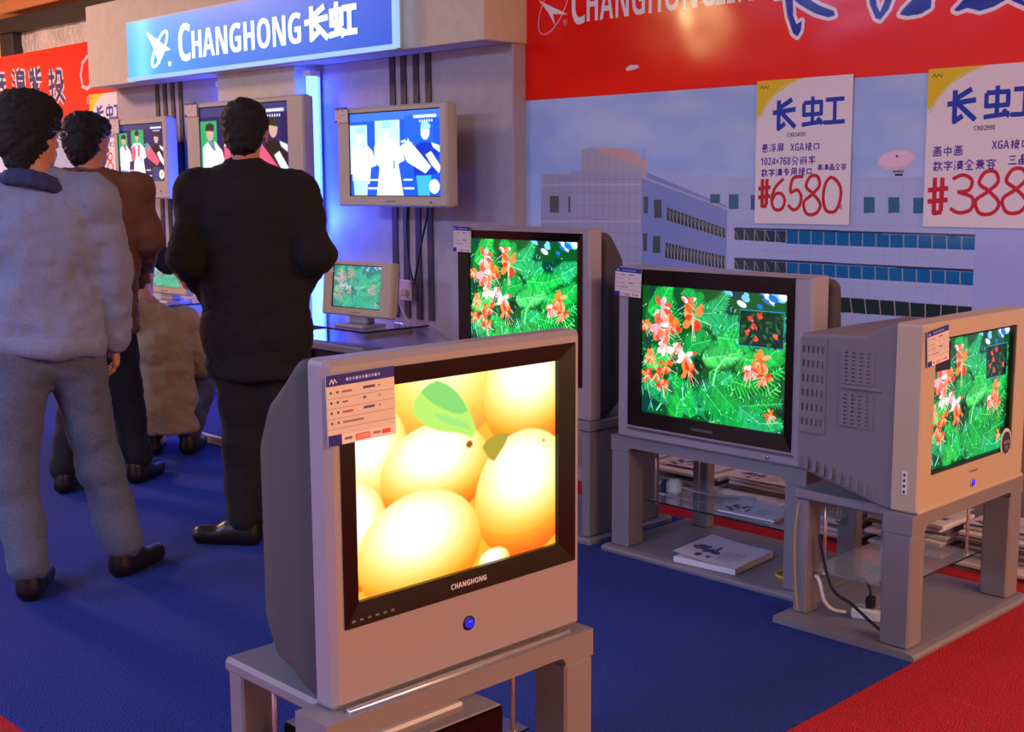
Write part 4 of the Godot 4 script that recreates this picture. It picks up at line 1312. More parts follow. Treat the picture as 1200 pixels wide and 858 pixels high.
	p.rect((-2.635 - x0) * k, (y1 - 1.442) * k, 0.035 * k, 0.008 * k, Color(0.1, 0.12, 0.2))
	# emblem and lettering
	wall_poly(p, "star", white, x0, y1, k)
	var orb := PackedVector2Array()
	for i in 25:
		var a := TAU * i / 24.0
		orb.append(Vector2((-4.57 - x0) * k, (y1 - 2.30) * k) + Vector2(cos(a) * 0.155 * k, sin(a) * 0.075 * k).rotated(-0.95))
	p.line(orb, 3.0, Color(0.86, 0.7, 0.78))
	p.text("®", (-4.505 - x0) * k, (y1 - 2.20) * k, 0.03 * k, Color(0.9, 0.6, 0.6))
	var tw := p.text("C", (-4.445 - x0) * k, (y1 - 2.195) * k, 0.20 * k, white, 0.62)
	p.text("HANGHONG", (-4.445 - x0) * k + tw + 0.008 * k, (y1 - 2.205) * k, 0.155 * k, white, 0.635)
	p.text("LINE", (-3.555 - x0) * k, (y1 - 2.205) * k, 0.155 * k, white, 0.62)
	p.rect((-2.28 - x0) * k, (y1 - 1.235) * k, 1.3 * k, 0.70 * k, cols["block"])
	# the upper strokes of the brush characters
	for q in [0.075, 0.045]:
		for e in [[-3.18, 2.24, -3.17, 2.50], [-3.16, 2.38, -2.98, 2.47], [-2.77, 2.19, -2.76, 2.46], [-2.67, 2.18, -2.68, 2.40], [-2.84, 2.34, -2.60, 2.38], [-2.58, 2.17, -2.57, 2.48], [-2.62, 2.42, -2.42, 2.45], [-2.36, 2.12, -2.30, 2.46], [-2.40, 2.32, -2.08, 2.38], [-2.19, 2.13, -2.14, 2.48], [-1.80, 2.10, -1.72, 2.46], [-1.86, 2.36, -1.52, 2.40], [-1.70, 2.30, -1.55, 2.10]]:
			p.line(PackedVector2Array([Vector2((e[0] - x0) * k, (y1 - e[1]) * k), Vector2((e[2] - x0) * k, (y1 - e[3]) * k)]), q * k, white if q > 0.05 else navy)
	for q in [1, 0]:
		for key in ["b1a", "b1b", "b1c", "b2a", "b2b", "b2c", "b3a", "b3b"]:
			wall_poly(p, key, white if q == 1 else navy, x0, y1, k, 0.016 * k if q == 1 else 0.0)
	wall_poly(p, "curl", Color(0.82, 0.78, 0.86), x0, y1, k)
	p.im.adjust_bcs(1.14, 1.04, 1.1)
	return p.tex(0.7)

func sign_picture() -> ImageTexture:
	var w := 512
	var h := 64
	var p := Paint.new(w, h, Color.BLACK)
	for x in w:
		var u := float(x) / w
		var c := Color(0.06, 0.42, 0.82).lerp(Color(0.22, 0.68, 0.95), clampf(1.0 - u * 2.2, 0.0, 1.0) * 0.9)
		c = c.lerp(Color(0.03, 0.22, 0.74), clampf((u - 0.55) * 1.6, 0.0, 1.0) * 0.8)
		c = c.lerp(Color(0.45, 0.88, 1.0), exp(-pow((u - 0.07) / 0.05, 2.0)) * 0.7)
		p.rect(x, 0, 1, h, c)
	return p.tex()

# ------------------------------------------------------------------ the scene
func lamp_panel(at: Vector3, sx: float, sz: float, c: Color, energy: float, seen: float, label: String) -> void:
	var t := thing("ceiling_light", label, "ceiling light", at, 0.0, "ceiling lights of the hall")
	var st := new_st()
	span(st, Vector3(-sx * 0.5 - 0.04, 0.0, -sz * 0.5 - 0.04), Vector3(sx * 0.5 + 0.04, 0.08, sz * 0.5 + 0.04), 0.01)
	part(t, "housing", st, M.white_plastic)
	var d := new_st()
	span(d, Vector3(-sx * 0.5, -0.012, -sz * 0.5), Vector3(sx * 0.5, -0.001, sz * 0.5), 0.003)
	part(t, "lamp_diffuser", d, glow("lamp_%s" % c.to_html(false), c, seen))
	var l := AreaLight3D.new()
	l.name = "lamp_light"
	l.area_size = Vector2(sx, sz)
	l.light_color = c
	l.light_energy = energy
	l.area_range = 40.0
	l.shadow_enabled = true
	l.position = Vector3(0, -0.03, 0)
	l.rotation.x = -PI / 2
	t.add_child(l)

func _ready() -> void:
	rng.seed = 4
	# camera
	var yaw := deg_to_rad(44.2)
	var pitch := deg_to_rad(8.34)
	var roll := deg_to_rad(0.3)
	var fw := Vector3(-cos(yaw), 0, -sin(yaw))
	var rt := Vector3(sin(yaw), 0, -cos(yaw))
	var fv := fw * cos(pitch) - Vector3.UP * sin(pitch)
	var uv := Vector3.UP * cos(pitch) + fw * sin(pitch)
	var cam := Camera3D.new()
	cam.name = "camera"
	cam.transform = Transform3D(Basis(rt * cos(roll) - uv * sin(roll), uv * cos(roll) + rt * sin(roll), -fv), Vector3(0, 1.42, 0))
	cam.fov = rad_to_deg(2.0 * atan(429.0 / 1474.0))
	cam.near = 0.05
	cam.far = 100.0
	cam.current = true
	add_child(cam)
	# surroundings and exposure
	var env := Environment.new()
	env.background_mode = Environment.BG_COLOR
	env.background_color = Color(0.02, 0.02, 0.025)
	env.tonemap_mode = Environment.TONE_MAPPER_LINEAR
	env.tonemap_exposure = 1.0
	env.sdfgi_enabled = true
	env.ssao_enabled = true
	env.ssil_enabled = true
	var we := WorldEnvironment.new()
	we.name = "surroundings"
	we.environment = env
	add_child(we)
	make_materials()
	# ceiling lights of the hall
	var warm := Color(1.0, 0.77, 0.65)
	var cool := Color(0.66, 0.75, 1.0)
	lamp_panel(Vector3(4.6, 4.1, -4.6), 1.2, 2.4, warm, 44.0, 4.0, "warm ceiling light over the red aisle")
	lamp_panel(Vector3(4.6, 4.1, -1.2), 1.2, 2.4, warm, 44.0, 4.0, "warm ceiling light at the near end of the red aisle")
	lamp_panel(Vector3(-2.5, 4.1, 4.2), 2.4, 1.2, cool, 52.0, 4.0, "cool ceiling light in front of the blue carpet")
	lamp_panel(Vector3(-8.0, 4.1, 4.2), 2.4, 1.2, cool, 46.0, 4.0, "cool ceiling light in front of the wall screens")
	lamp_panel(Vector3(-13.0, 4.1, -1.5), 2.4, 1.2, warm, 80.0, 4.0, "warm ceiling light before the far red banner")

	structure()
	booth()
	sets()
	people()
	small_things()

func structure() -> void:
	var st := new_st()
	span(st, Vector3(-18, -0.12, -6.6), Vector3(8, 0.0, 8), 0.0)
	struct("floor", st, M.hall_floor, "grey hall floor")
	st = new_st()
	span(st, Vector3(-1.724, 0.0005, -4.74), Vector3(0.8, 0.007, 1.2), 0.003)
	span(st, Vector3(-12.5, 0.0005, -1.254), Vector3(-1.725, 0.007, 1.2), 0.003)
	span(st, Vector3(-4.77, 0.0005, -4.74), Vector3(-1.725, 0.007, -4.122), 0.003)
	struct("floor_aisle", st, M.carpet_red, "red carpet round the stand")
	st = new_st()
	span(st, Vector3(-12.5, 0.0005, -4.12), Vector3(-1.725, 0.008, -1.255), 0.003)
	struct("floor_carpet", st, M.carpet_blue, "blue carpet of the stand laid over the red one")
	st = new_st()
	span(st, Vector3(-18, 4.19, -6.6), Vector3(8, 4.35, 8), 0.0)
	struct("ceiling", st, M.hall_ceiling, "pale hall ceiling")
	for e in [["wall_back", Vector3(-18, 0, -6.6), Vector3(8, 4.19, -6.4)], ["wall_front", Vector3(-18, 0, 8), Vector3(8, 4.19, 8.2)], ["wall_left", Vector3(-18.2, 0, -6.6), Vector3(-18, 4.19, 8.2)], ["wall_right", Vector3(8, 0, -6.6), Vector3(8.2, 4.19, 8.2)]]:
		st = new_st()
		span(st, e[1], e[2], 0.0)
		struct(e[0], st, M.hall_wall, "cream hall wall")
	# what shows of the hall over the left banner: a beam and a framed opening hung with plastic sheet
	st = new_st()
	span(st, Vector3(-17.5, 3.36, -6.4), Vector3(-5.0, 3.50, -6.2), 0.01)
	struct("trim_1", st, M.hall_beam, "orange beam along the hall wall")
	var o := Node3D.new()
	o.name = "window_1"
	o.set_meta("kind", "structure")
	o.set_meta("label", "dark framed opening in the hall wall hung with plastic sheet")
	o.set_meta("category", "structure")
	add_child(o)
	st = new_st()
	span(st, Vector3(-14.75, 3.12, -6.4), Vector3(-5.5, 3.28, -6.12), 0.01)
	part(o, "frame_head", st, M.hall_frame)
	for x in [-14.75, -11.4, -8.2]:
		st = new_st()
		span(st, Vector3(x, 2.0, -6.4), Vector3(x + 0.34, 3.12, -6.15), 0.01)
		part(o, "frame_post", st, M.hall_frame)
	st = new_st(true)
	# rippled sheet
	var n := FastNoiseLite.new()
	n.seed = 3
	n.frequency = 0.9
	for i in 90:
		for j in 8:
			var p := []
			for q in [[0, 0], [1, 0], [1, 1], [0, 1]]:
				var x: float = -14.42 + (i + q[0]) * 0.095
				var y: float = 2.0 + (j + q[1]) * 0.141
				p.append(Vector3(x, y, -6.26 + 0.05 * n.get_noise_2d(x * 1.3, y * 4.0)))
			quad(st, p[0], p[1], p[2], p[3])
	part(o, "plastic_sheet", st, M.hall_sheet)

func booth() -> void:
	# wall that carries the printed banners
	var st := new_st()
	span(st, Vector3(-13.2, 0.0, -4.85), Vector3(-0.9, 2.54, -4.754), 0.0)
	struct("wall_rear", st, M.wall_panel, "rear wall of the stand behind the printed banners")
	var k := 540.0
	for e in [[-4.774, -1.0, 540.0, false, "printed_banner", "red and sky blue printed banner with an office building, behind the row of sets"], [-13.2, -9.093, 240.0, true, "printed_banner", "red and pale blue printed banner with brush characters, beyond the wall screens"]]:
		st = new_st()
		var a: float = e[0]
		var b: float = e[1]
		quad_uv(st, Vector3(a, 0.0, 0), Vector3(b, 0.0, 0), Vector3(b, 2.54, 0), Vector3(a, 2.54, 0), Vector2(0, 1), Vector2(1, 1), Vector2(1, 0), Vector2(0, 0))
		var m := printed("banner_%s" % e[3], mural_picture(a, b, 2.54, e[2], e[3]), 0.14)
		m.normal_enabled = true
		m.normal_texture = noise_tex(0.02, Color.BLACK, Color.WHITE, 51, 256, 2, true, 1.2)
		m.normal_scale = 0.25
		solo(e[4], st, m, e[5], "banner", Vector3(0, 0, -4.752))
	# display wall with its recessed dark stripes
	st = new_st()
	span(st, Vector3(-9.09, 0.0, -4.80), Vector3(-4.775, 2.13, -4.66), 0.004)
	var w := struct("wall_display", st, M.wall_panel, "lavender grey display wall carrying the flat screens")
	for x in [-5.785, -5.685, -5.575, -5.47]:
		st = new_st()
		span(st, Vector3(x, 0.635, -4.664), Vector3(x + 0.05, 2.13, -4.652), 0.002)
		part(w, "dark_stripe", st, M.stripe)
	for x in [-8.49, -8.38, -8.27, -8.16]:
		st = new_st()
		span(st, Vector3(x, 0.635, -4.664), Vector3(x + 0.05, 2.13, -4.652), 0.002)
		part(w, "dark_stripe", st, M.stripe)
	st = new_st()
	span(st, Vector3(-7.46, 0.08, -4.66), Vector3(-6.57, 2.13, -4.545), 0.004)
	struct("wall_pylon", st, M.fascia, "beige pylon behind the largest flat screen")
	st = new_st()
	span(st, Vector3(-7.3, 0.0, -4.655), Vector3(-5.2, 0.045, -3.56), 0.004)
	var pl := struct("trim_plinth", st, M.carpet_blue, "low blue plinth before the display wall")
	st = new_st()
	span(st, Vector3(-7.3, 0.0, -3.559), Vector3(-5.2, 0.05, -3.535), 0.004)
	part(pl, "edge_strip", st, M.white_plastic, "white edge strip")
	# header with the light box
	st = new_st()
	span(st, Vector3(-9.10, 2.13, -4.80), Vector3(-4.765, 2.72, -4.45), 0.004)
	struct("wall_header", st, M.fascia, "beige header board over the display wall")
	var s := thing("light_box_sign", "glowing blue light box sign with white lettering on the beige header", "sign", Vector3(-8.39, 2.135, -4.45))
	st = new_st()
	span(st, Vector3(0, 0, 0.0), Vector3(2.98, 0.41, 0.055), 0.004)
	part(s, "case", st, M.white_plastic)
	st = new_st()
	quad_uv(st, Vector3(0.015, 0.022, 0.058), Vector3(2.965, 0.022, 0.058), Vector3(2.965, 0.395, 0.058), Vector3(0.015, 0.395, 0.058), Vector2(0, 1), Vector2(1, 1), Vector2(1, 0), Vector2(0, 0))
	part(s, "sign_face", st, glow("sign_face", Color.BLACK, 1.35, sign_picture()))
	st = new_st()
	span(st, Vector3(0, -0.004, 0.04), Vector3(2.98, 0.022, 0.064), 0.004)
	span(st, Vector3(2.965, 0.0, 0.04), Vector3(3.01, 0.41, 0.064), 0.004)
	part(s, "lit_edge_sign", st, glow("sign_edge", Color(0.62, 0.78, 1.0), 1.1))
	var wl := glow("sign_letters", Color(0.95, 0.98, 1.0), 1.3)
	var c1 := words(s, "sign_lettering", "C", 0.235, Vector3(0.705, 0.082, 0.060), wl, 0.004, true, 0.85, false)
	var cw: float = c1.mesh.get_aabb().size.x * c1.scale.x
	var rest := words(s, "sign_lettering", "HANGHONG", 0.172, Vector3(0.705 + cw + 0.015, 0.094, 0.060), wl, 0.004, true, 1.0, false)
	rest.scale.x *= (2.10 - 0.705 - cw - 0.015) / (rest.mesh.get_aabb().size.x * rest.scale.x)
	for e in [["长", 2.15], ["虹", 2.41]]:
		st = new_st()
		for stroke in G[e[0]]:
			for i in range(0, stroke.size() - 2, 2):
				var a := Vector3(e[1] + stroke[i] * 0.235, 0.285 - stroke[i + 1] * 0.195, 0.062)
				var b := Vector3(e[1] + stroke[i + 2] * 0.235, 0.285 - stroke[i + 3] * 0.195, 0.062)
				var d := b - a
				cbox(st, Vector3.ZERO, Vector3(d.length() + 0.03, 0.034, 0.006), 0.001, Transform3D(Basis(Vector3(0, 0, 1), atan2(d.y, d.x)), (a + b) * 0.5))
		part(s, "sign_character", st, wl)
	st = new_st()
	prism(st, PackedVector2Array([Vector2(0.30, 0.315), Vector2(0.62, 0.17), Vector2(0.52, 0.165), Vector2(0.46, 0.085), Vector2(0.40, 0.19)]), 0.060, 0.065)
	var orb := []
	for i in 20:
		var a := TAU * i / 20.0
		var v := Vector2(cos(a) * 0.15, sin(a) * 0.05).rotated(0.80)
		orb.append(Vector3(0.475 + v.x, 0.185 + v.y, 0.062))
	orb.append(orb[0])
	tube(st, PackedVector3Array(orb), 0.009, 5)
	cbox(st, Vector3(0.60, 0.08, 0.062), Vector3(0.035, 0.03, 0.006), 0.004)
	part(s, "sign_emblem", st, wl)
	var sl := AreaLight3D.new()
	sl.name = "sign_light"
	sl.area_size = Vector2(2.98, 0.4)
	sl.light_color = Color(0.25, 0.5, 1.0)
	sl.light_energy = 0.25
	sl.area_range = 20.0
	sl.shadow_enabled = true
	sl.position = Vector3(1.49, 0.2, 0.075)
	sl.rotation.y = PI
	s.add_child(sl)
	# blue tubes on either side of the pylon
	for e in [[-6.47, "blue fluorescent tube glowing beside the wall screen with the small monitor below"], [-7.502, "blue fluorescent tube glowing between the two left wall screens"]]:
		var t := thing("fluorescent_tube", e[1], "tube light", Vector3(e[0], 0.30, -4.60 if e[0] > -7.0 else -4.616))
		st = new_st(true)
		tube(st, PackedVector3Array([Vector3(0, 0.03, 0), Vector3(0, 1.76, 0)]), 0.034, 12)
		part(t, "tube_lamp", st, glow("blue_tube", Color(0.17, 0.30, 1.0), 22.0))
		for y in [0.0, 1.76]:
			st = new_st()
			span(st, Vector3(-0.038, y, -0.04), Vector3(0.038, y + 0.035, 0.038), 0.004)
			part(t, "lamp_holder", st, M.white_plastic)
		st = new_st()
		span(st, Vector3(-0.03, 0.0, -0.0425), Vector3(0.03, 1.79, -0.04), 0.003)
		part(t, "batten", st, M.white_plastic)
		var l := OmniLight3D.new()
		l.name = "tube_light"
		l.light_color = Color(0.17, 0.30, 1.0)
		l.light_energy = 0.6
		l.light_size = 0.03
		l.omni_range = 20.0
		l.shadow_enabled = true
		l.position = Vector3(0, 0.9, 0.06)
		t.add_child(l)
	# glass shelves fixed to the display wall
	for e in [[-6.40, -5.46, "glass wall shelf under the right wall screen"], [-8.9, -7.62, "glass wall shelf under the left wall screen"]]:
		var g := thing("glass_shelf", e[2], "shelf", Vector3(e[0], 0.60, -4.645))
		var wd: float = e[1] - e[0]
		st = new_st()
		span(st, Vector3(0, 0, 0), Vector3(wd, 0.012, 0.46), 0.002)
		part(g, "shelf_glass", st, M.glass)
		st = new_st()
		span(st, Vector3(0, 0, 0.46), Vector3(wd, 0.012, 0.463), 0.0005)
		span(st, Vector3(wd, 0, 0), Vector3(wd + 0.003, 0.012, 0.463), 0.0005)
		part(g, "polished_edge", st, M.glass_edge)
		for x in [0.15, wd - 0.15]:
			st = new_st()
			span(st, Vector3(x - 0.012, -0.06, 0.0), Vector3(x + 0.012, -0.001, 0.34), 0.003)
			part(g, "bracket", st, M.silver)
	# price posters
	card("price_poster", "handwritten price poster reading 6580 in red taped to the building banner", "poster", Vector3(-3.315, 1.853, -4.745), 0.478, 0.624, printed("poster_6580", poster_picture(0), 0.7), 0.0, 0.004)
	card("price_poster", "handwritten price poster with red digits 388 taped to the building banner", "poster", Vector3(-2.502, 1.852, -4.745), 0.478, 0.620, printed("poster_388", poster_picture(1), 0.7), 0.0, 0.004)
	card("price_poster", "price poster with a yellow corner beside the far red banner", "poster", Vector3(-9.72, 2.125, -4.745), 0.56, 0.68, printed("poster_far", poster_picture(2), 0.7), 0.0, 0.0)

func wall_screen(label: String, x0: float, x1: float, y0: float, y1: float, s: Array, picture: Material, body: Material, depth: float) -> Node3D:
	var t := thing("flat_television", label, "television", Vector3((x0 + x1) * 0.5, y0, -4.40))
	var cx := (x0 + x1) * 0.5
	var sc := [s[0] - cx, s[1] - y0, s[2] - cx, s[3] - y0]
	tv_front(t, {"w": x1 - x0, "h": y1 - y0, "d": 0.05, "r": 0.012, "bez": [sc[0] - 0.006, sc[1] - 0.006, sc[2] + 0.006, sc[3] + 0.006], "scr": sc, "z_scr": -0.008, "bulge": 0.0, "body": body, "surround": M.black, "picture": picture})
	var hw := (x1 - x0) * 0.5
	tv_shell(t, [[-0.05, hw - 0.004, 0.004, y1 - y0 - 0.004, 0.012], [-0.08, hw - 0.008, 0.008, y1 - y0 - 0.008, 0.012], [-depth, hw - 0.06, 0.06, y1 - y0 - 0.06, 0.02]], body, false)
	var st := new_st()
	span(st, Vector3(-0.16, (y1 - y0) * 0.3, -0.251 if x0 > -6.2 or x0 < -8.0 else -0.143), Vector3(0.16, (y1 - y0) * 0.7, -depth - 0.001), 0.004)
	part(t, "wall_bracket", st, M.black)
	words(t, "lettering", "CHANGHONG", 0.010, Vector3(0.0, sc[1] * 0.4, 0.0), M.print_grey, 0.001)
	button(t, "power_button", Vector3(hw * 0.72, sc[1] * 0.42, 0.0), 0.006, M.print_grey)
	return t

func sets() -> void:
	var fruit := glow("screen_fruit", Color.BLACK, 1.1, fruit_picture(), 0.12)
	var flowers := glow("screen_flowers", Color.BLACK, 1.7, flower_picture(false), 0.12)
	var inset := glow("screen_flowers_inset", Color.BLACK, 1.4, flower_picture(true), 0.12)
	var pale := glow("screen_pale", Color.BLACK, 1.0, flower_picture(false, true), 0.2)
	var stage := glow("screen_stage", Color.BLACK, 1.15, stage_picture(false), 0.2)
	var hot := glow("screen_stage_hot", Color.BLACK, 1.4, stage_picture(true), 0.2)
	var led := glow("blue_led", Color(0.06, 0.08, 1.0), 2.5)
	# front set, facing the red aisle
	stand("silver stand carrying the large set that shows yellow fruit", Vector3(-1.735, 0, -1.576), PI / 2, 0.70, 0.472, 0.42, 0.085, 0.24, true)
	var t := thing("television", "silver television showing glowing yellow fruit, with a blue power light", "television", Vector3(-1.766, 0.473, -1.594), PI / 2)
	tv_front(t, {"w": 0.654, "h": 0.642, "d": 0.052, "r": 0.012, "chamfer": 0.012, "bez": [-0.300, 0.150, 0.305, 0.617], "scr": [-0.266, 0.194, 0.258, 0.583], "z_scr": -0.011, "z_bez": 0.003, "body": M.silver, "surround": M.black_gloss, "picture": fruit})
	tv_shell(t, [[-0.052, 0.322, 0.003, 0.636, 0.015], [-0.11, 0.318, 0.004, 0.632, 0.03], [-0.17, 0.305, 0.006, 0.600, 0.05], [-0.25, 0.285, 0.006, 0.55, 0.05], [-0.34, 0.245, 0.03, 0.48, 0.06], [-0.40, 0.19, 0.07, 0.42, 0.06]], M.charcoal)
	words(t, "lettering", "CHANGHONG", 0.0105, Vector3(0.0, 0.166, 0.003), M.logo_white, 0.001)
	button(t, "power_light", Vector3(0.0, 0.088, 0.0), 0.010, led, M.black)
	var st := new_st()
	for i in 6:
		span(st, Vector3(-0.285 + i * 0.018, 0.160, 0.0), Vector3(-0.277 + i * 0.018, 0.164, 0.0035), 0.0005)
	part(t, "indicator_marks", st, M.print_grey)
	# middle set
	stand("silver stand with booklets under the set with an inset picture", Vector3(-2.690, 0, -3.565), 0.0, 0.865, 0.463, 0.48, 0.085, 0.20)
	t = thing("television", "silver television showing orange flowers with a small inset picture", "television", Vector3(-2.660, 0.464, -3.547), 0.0)
	tv_front(t, {"w": 0.84, "h": 0.645, "d": 0.09, "r": 0.010, "bez": [-0.366, 0.052, 0.352, 0.637], "scr": [-0.309, 0.108, 0.318, 0.579], "z_scr": -0.012, "z_bez": 0.002, "body": M.silver, "surround": M.black_gloss, "picture": inset})
	tv_shell(t, [[-0.09, 0.415, 0.003, 0.64, 0.02], [-0.20, 0.40, 0.003, 0.625, 0.04], [-0.34, 0.32, 0.02, 0.52, 0.06], [-0.46, 0.22, 0.05, 0.42, 0.06]], M.charcoal)
	st = new_st()
	span(st, Vector3(-0.366, 0.036, 0.0), Vector3(0.36, 0.046, 0.007), 0.003)
	part(t, "chrome_strip", st, M.chrome)
	words(t, "lettering", "CHANGHONG", 0.0105, Vector3(-0.02, 0.070, 0.002), M.print_grey, 0.001)
	button(t, "power_light", Vector3(0.26, 0.022, 0.0), 0.006, M.chrome)
	# back set
	var b := thing("television_stand", "silver cabinet stand under the dark rimmed set beside the front fruit set", "stand", Vector3(-3.605, 0, -3.56))
	st = new_st()
	span(st, Vector3(-0.40, 0.0, -0.5), Vector3(0.395, 0.03, 0.02), 0.008)
	part(b, "base_plate", st, M.silver_stand)
	for sg in [-1.0, 1.0]:
		st = new_st()
		span(st, Vector3(sg * 0.37, 0.03, -0.44), Vector3(sg * 0.33, 0.455, 0.0), 0.006)
		part(b, "side_panel", st, M.silver_stand)
	st = new_st()
	span(st, Vector3(-0.38, 0.455, -0.46), Vector3(0.38, 0.495, 0.01), 0.006)
	part(b, "top_board", st, M.silver_stand)
	st = new_st()
	span(st, Vector3(-0.33, 0.24, -0.40), Vector3(0.33, 0.248, -0.04), 0.001)
	part(b, "glass_shelf", st, M.glass)
	t = thing("television", "dark rimmed television showing orange flowers, without an inset picture", "television", Vector3(-3.605, 0.496, -3.55), 0.0)
	tv_front(t, {"w": 0.762, "h": 0.745, "d": 0.066, "r": 0.010, "bez": [-0.368, 0.13, 0.345, 0.726], "scr": [-0.304, 0.226, 0.314, 0.692], "z_scr": -0.012, "z_bez": 0.002, "body": M.silver, "surround": M.black_gloss, "picture": flowers})
	tv_shell(t, [[-0.066, 0.376, 0.004, 0.735, 0.03], [-0.15, 0.37, 0.004, 0.725, 0.05], [-0.24, 0.34, 0.01, 0.67, 0.08], [-0.36, 0.26, 0.04, 0.55, 0.08], [-0.44, 0.18, 0.08, 0.45, 0.06]], M.charcoal)
	words(t, "lettering", "CHANGHONG", 0.0105, Vector3(0.0, 0.158, 0.002), M.print_grey, 0.001)
	# right set, facing the red aisle
	stand("silver stand with a power strip under the pale set at the red carpet edge", Vector3(-1.752, 0, -3.712), PI / 2, 0.745, 0.441, 0.44, 0.085, 0.17)
	t = thing("television", "pale silver television with a vented grey shell showing flowers", "television", Vector3(-1.750, 0.442, -3.712), PI / 2)
	tv_front(t, {"w": 0.704, "h": 0.564, "d": 0.085, "r": 0.008, "chamfer": 0.006, "bez": [-0.278, 0.106, 0.262, 0.515], "scr": [-0.270, 0.112, 0.256, 0.508], "z_scr": -0.022, "z_bez": -0.004, "body": M.silver_gold, "surround": M.black, "picture": inset})
	var sh := tv_shell(t, [[-0.085, 0.346, 0.0, 0.558, 0.006], [-0.11, 0.345, 0.0, 0.556, 0.008], [-0.15, 0.344, 0.008, 0.538, 0.010], [-0.20, 0.342, 0.020, 0.514, 0.012], [-0.42, 0.334, 0.070, 0.505, 0.014], [-0.435, 0.318, 0.085, 0.49, 0.014]], M.grey_shell, false)
	# louvred fields standing proud of the side, with open slots
	st = new_st()
	grille(st, -0.341, -0.333, 0.205, 0.480, -0.415, -0.330, 6, 5, 0.024, 0.0085)
	grille(st, -0.3462, -0.338, 0.368, 0.466, -0.265, -0.165, 8, 4, 0.0066, 0.0135)
	grille(st, -0.3462, -0.338, 0.236, 0.336, -0.265, -0.165, 8, 4, 0.0066, 0.0135)
	for i in 9:
		span(st, Vector3(-0.3475, 0.022 + i * 0.007, -0.14 - i * 0.030), Vector3(-0.333, 0.060 + i * 0.007, -0.152 - i * 0.030), 0.001)
	part(sh, "vent_grille", st, M.grey_shell)
	st = new_st()
	span(st, Vector3(-0.349, 0.348, -0.13), Vector3(-0.338, 0.360, -0.27), 0.003)
	part(sh, "ridge", st, M.grey_shell)
	st = new_st()
	span(st, Vector3(-0.3535, 0.055, -0.035), Vector3(-0.351, 0.125, -0.052), 0.001)
	part(t, "control_panel", st, M.white_plastic)
	st = new_st(true)
	for i in 4:
		ball(st, Vector3(-0.3545, 0.115 - i * 0.017, -0.0435), Vector3(0.002, 0.0045, 0.0045), 8)
	part(t, "sockets", st, M.black)
	words(t, "lettering", "CHANGHONG", 0.006, Vector3(0.0, 0.074, 0.0), M.print_grey, 0.001)
	button(t, "power_light", Vector3(-0.005, 0.040, 0.0), 0.010, led, M.silver)
	st = new_st()
	span(st, Vector3(-0.352, 0.0, -0.004), Vector3(0.352, 0.012, 0.006), 0.003)
	part(t, "lower_lip", st, M.silver_gold)
	# wall screens
	wall_screen("silver wall screen showing washed-out white performers", -5.955, -5.005, 1.286, 1.835, [-5.842, 1.348, -5.062, 1.801], hot, M.silver_lcd, 0.115)
	wall_screen("largest wall screen, beige framed, on the pylon between the blue tubes", -7.634, -6.288, 1.235, 1.94, [-7.465, 1.30, -6.455, 1.905], stage, M.silver_lcd, 0.115)
	wall_screen("small wall screen with a blue lit side, next to the far poster", -8.66, -7.90, 1.315, 1.876, [-8.60, 1.44, -7.955, 1.832], stage, M.silver_lcd, 0.115)
	# small monitors on the glass shelves
	for e in [["small silver monitor with a pale flower picture on the glass shelf", Vector3(-5.66, 0.613, -4.30), 0.10], ["small monitor with a pale picture on the far glass shelf", Vector3(-7.80, 0.613, -4.30), 0.05]]:
		t = thing("monitor", e[0], "monitor", e[1], e[2])
		st = new_st()
		span(st, Vector3(-0.12, 0.0, -0.10), Vector3(0.12, 0.018, 0.08), 0.006)
		part(t, "foot", st, M.silver)
		st = new_st()
		span(st, Vector3(-0.075, 0.018, -0.06), Vector3(0.075, 0.075, 0.01), 0.008)
		part(t, "neck", st, M.silver)
		var hd := Node3D.new()
		hd.name = "head"
		hd.position = Vector3(0, 0.062, 0.03)
		hd.rotation.x = -0.10
		t.add_child(hd)
		tv_front(hd, {"w": 0.565, "h": 0.31, "d": 0.045, "r": 0.012, "bez": [-0.20, 0.045, 0.195, 0.288], "scr": [-0.195, 0.05, 0.19, 0.283], "z_scr": -0.008, "bulge": 0.0, "body": M.silver_gold, "surround": M.black, "picture": pale})
		tv_shell(hd, [[-0.045, 0.278, 0.006, 0.304, 0.012], [-0.09, 0.25, 0.03, 0.28, 0.02]], M.silver)
		words(hd, "lettering", "CHANGHONG", 0.009, Vector3(0.0, 0.017, 0.0), M.print_grey, 0.001)
	# price tags clipped to the sets
	var tm := printed("price_tag_print", tag_picture(), 0.35)
	card("price_tag", "large blue and white price tag hanging on the fruit set", "price tag", Vector3(-1.758, 1.090, -1.262), 0.150, 0.125, tm, PI / 2, 0.02)
	card("price_tag", "price tag on the corner of the set with the inset picture", "price tag", Vector3(-3.083, 1.106, -3.538), 0.125, 0.105, tm, 0.0, -0.04)
	card("price_tag", "price tag on the corner of the dark rimmed set", "price tag", Vector3(-3.992, 1.236, -3.542), 0.108, 0.105, tm, 0.0, -0.02)
	card("price_tag", "tilted price tag on the corner of the pale vented set", "price tag", Vector3(-1.742, 0.985, -3.362), 0.128, 0.105, tm, PI / 2, 0.10)
	card("price_tag", "price tag on the wall screen showing washed-out performers", "price tag", Vector3(-5.962, 1.842, -4.392), 0.120, 0.085, tm, 0.0, 0.0)
	card("price_tag", "price tag on the largest wall screen", "price tag", Vector3(-7.63, 1.946, -4.392), 0.155, 0.09, tm, 0.0, 0.0)
	card("price_tag", "price tag on the small wall screen next to the far poster", "price tag", Vector3(-8.69, 1.90, -4.392), 0.13, 0.12, tm, 0.0, 0.0)
	card("price_tag", "price tag on the small monitor beside the blue tube", "price tag", Vector3(-5.965, 0.995, -4.262), 0.115, 0.08, tm, 0.10, 0.0)
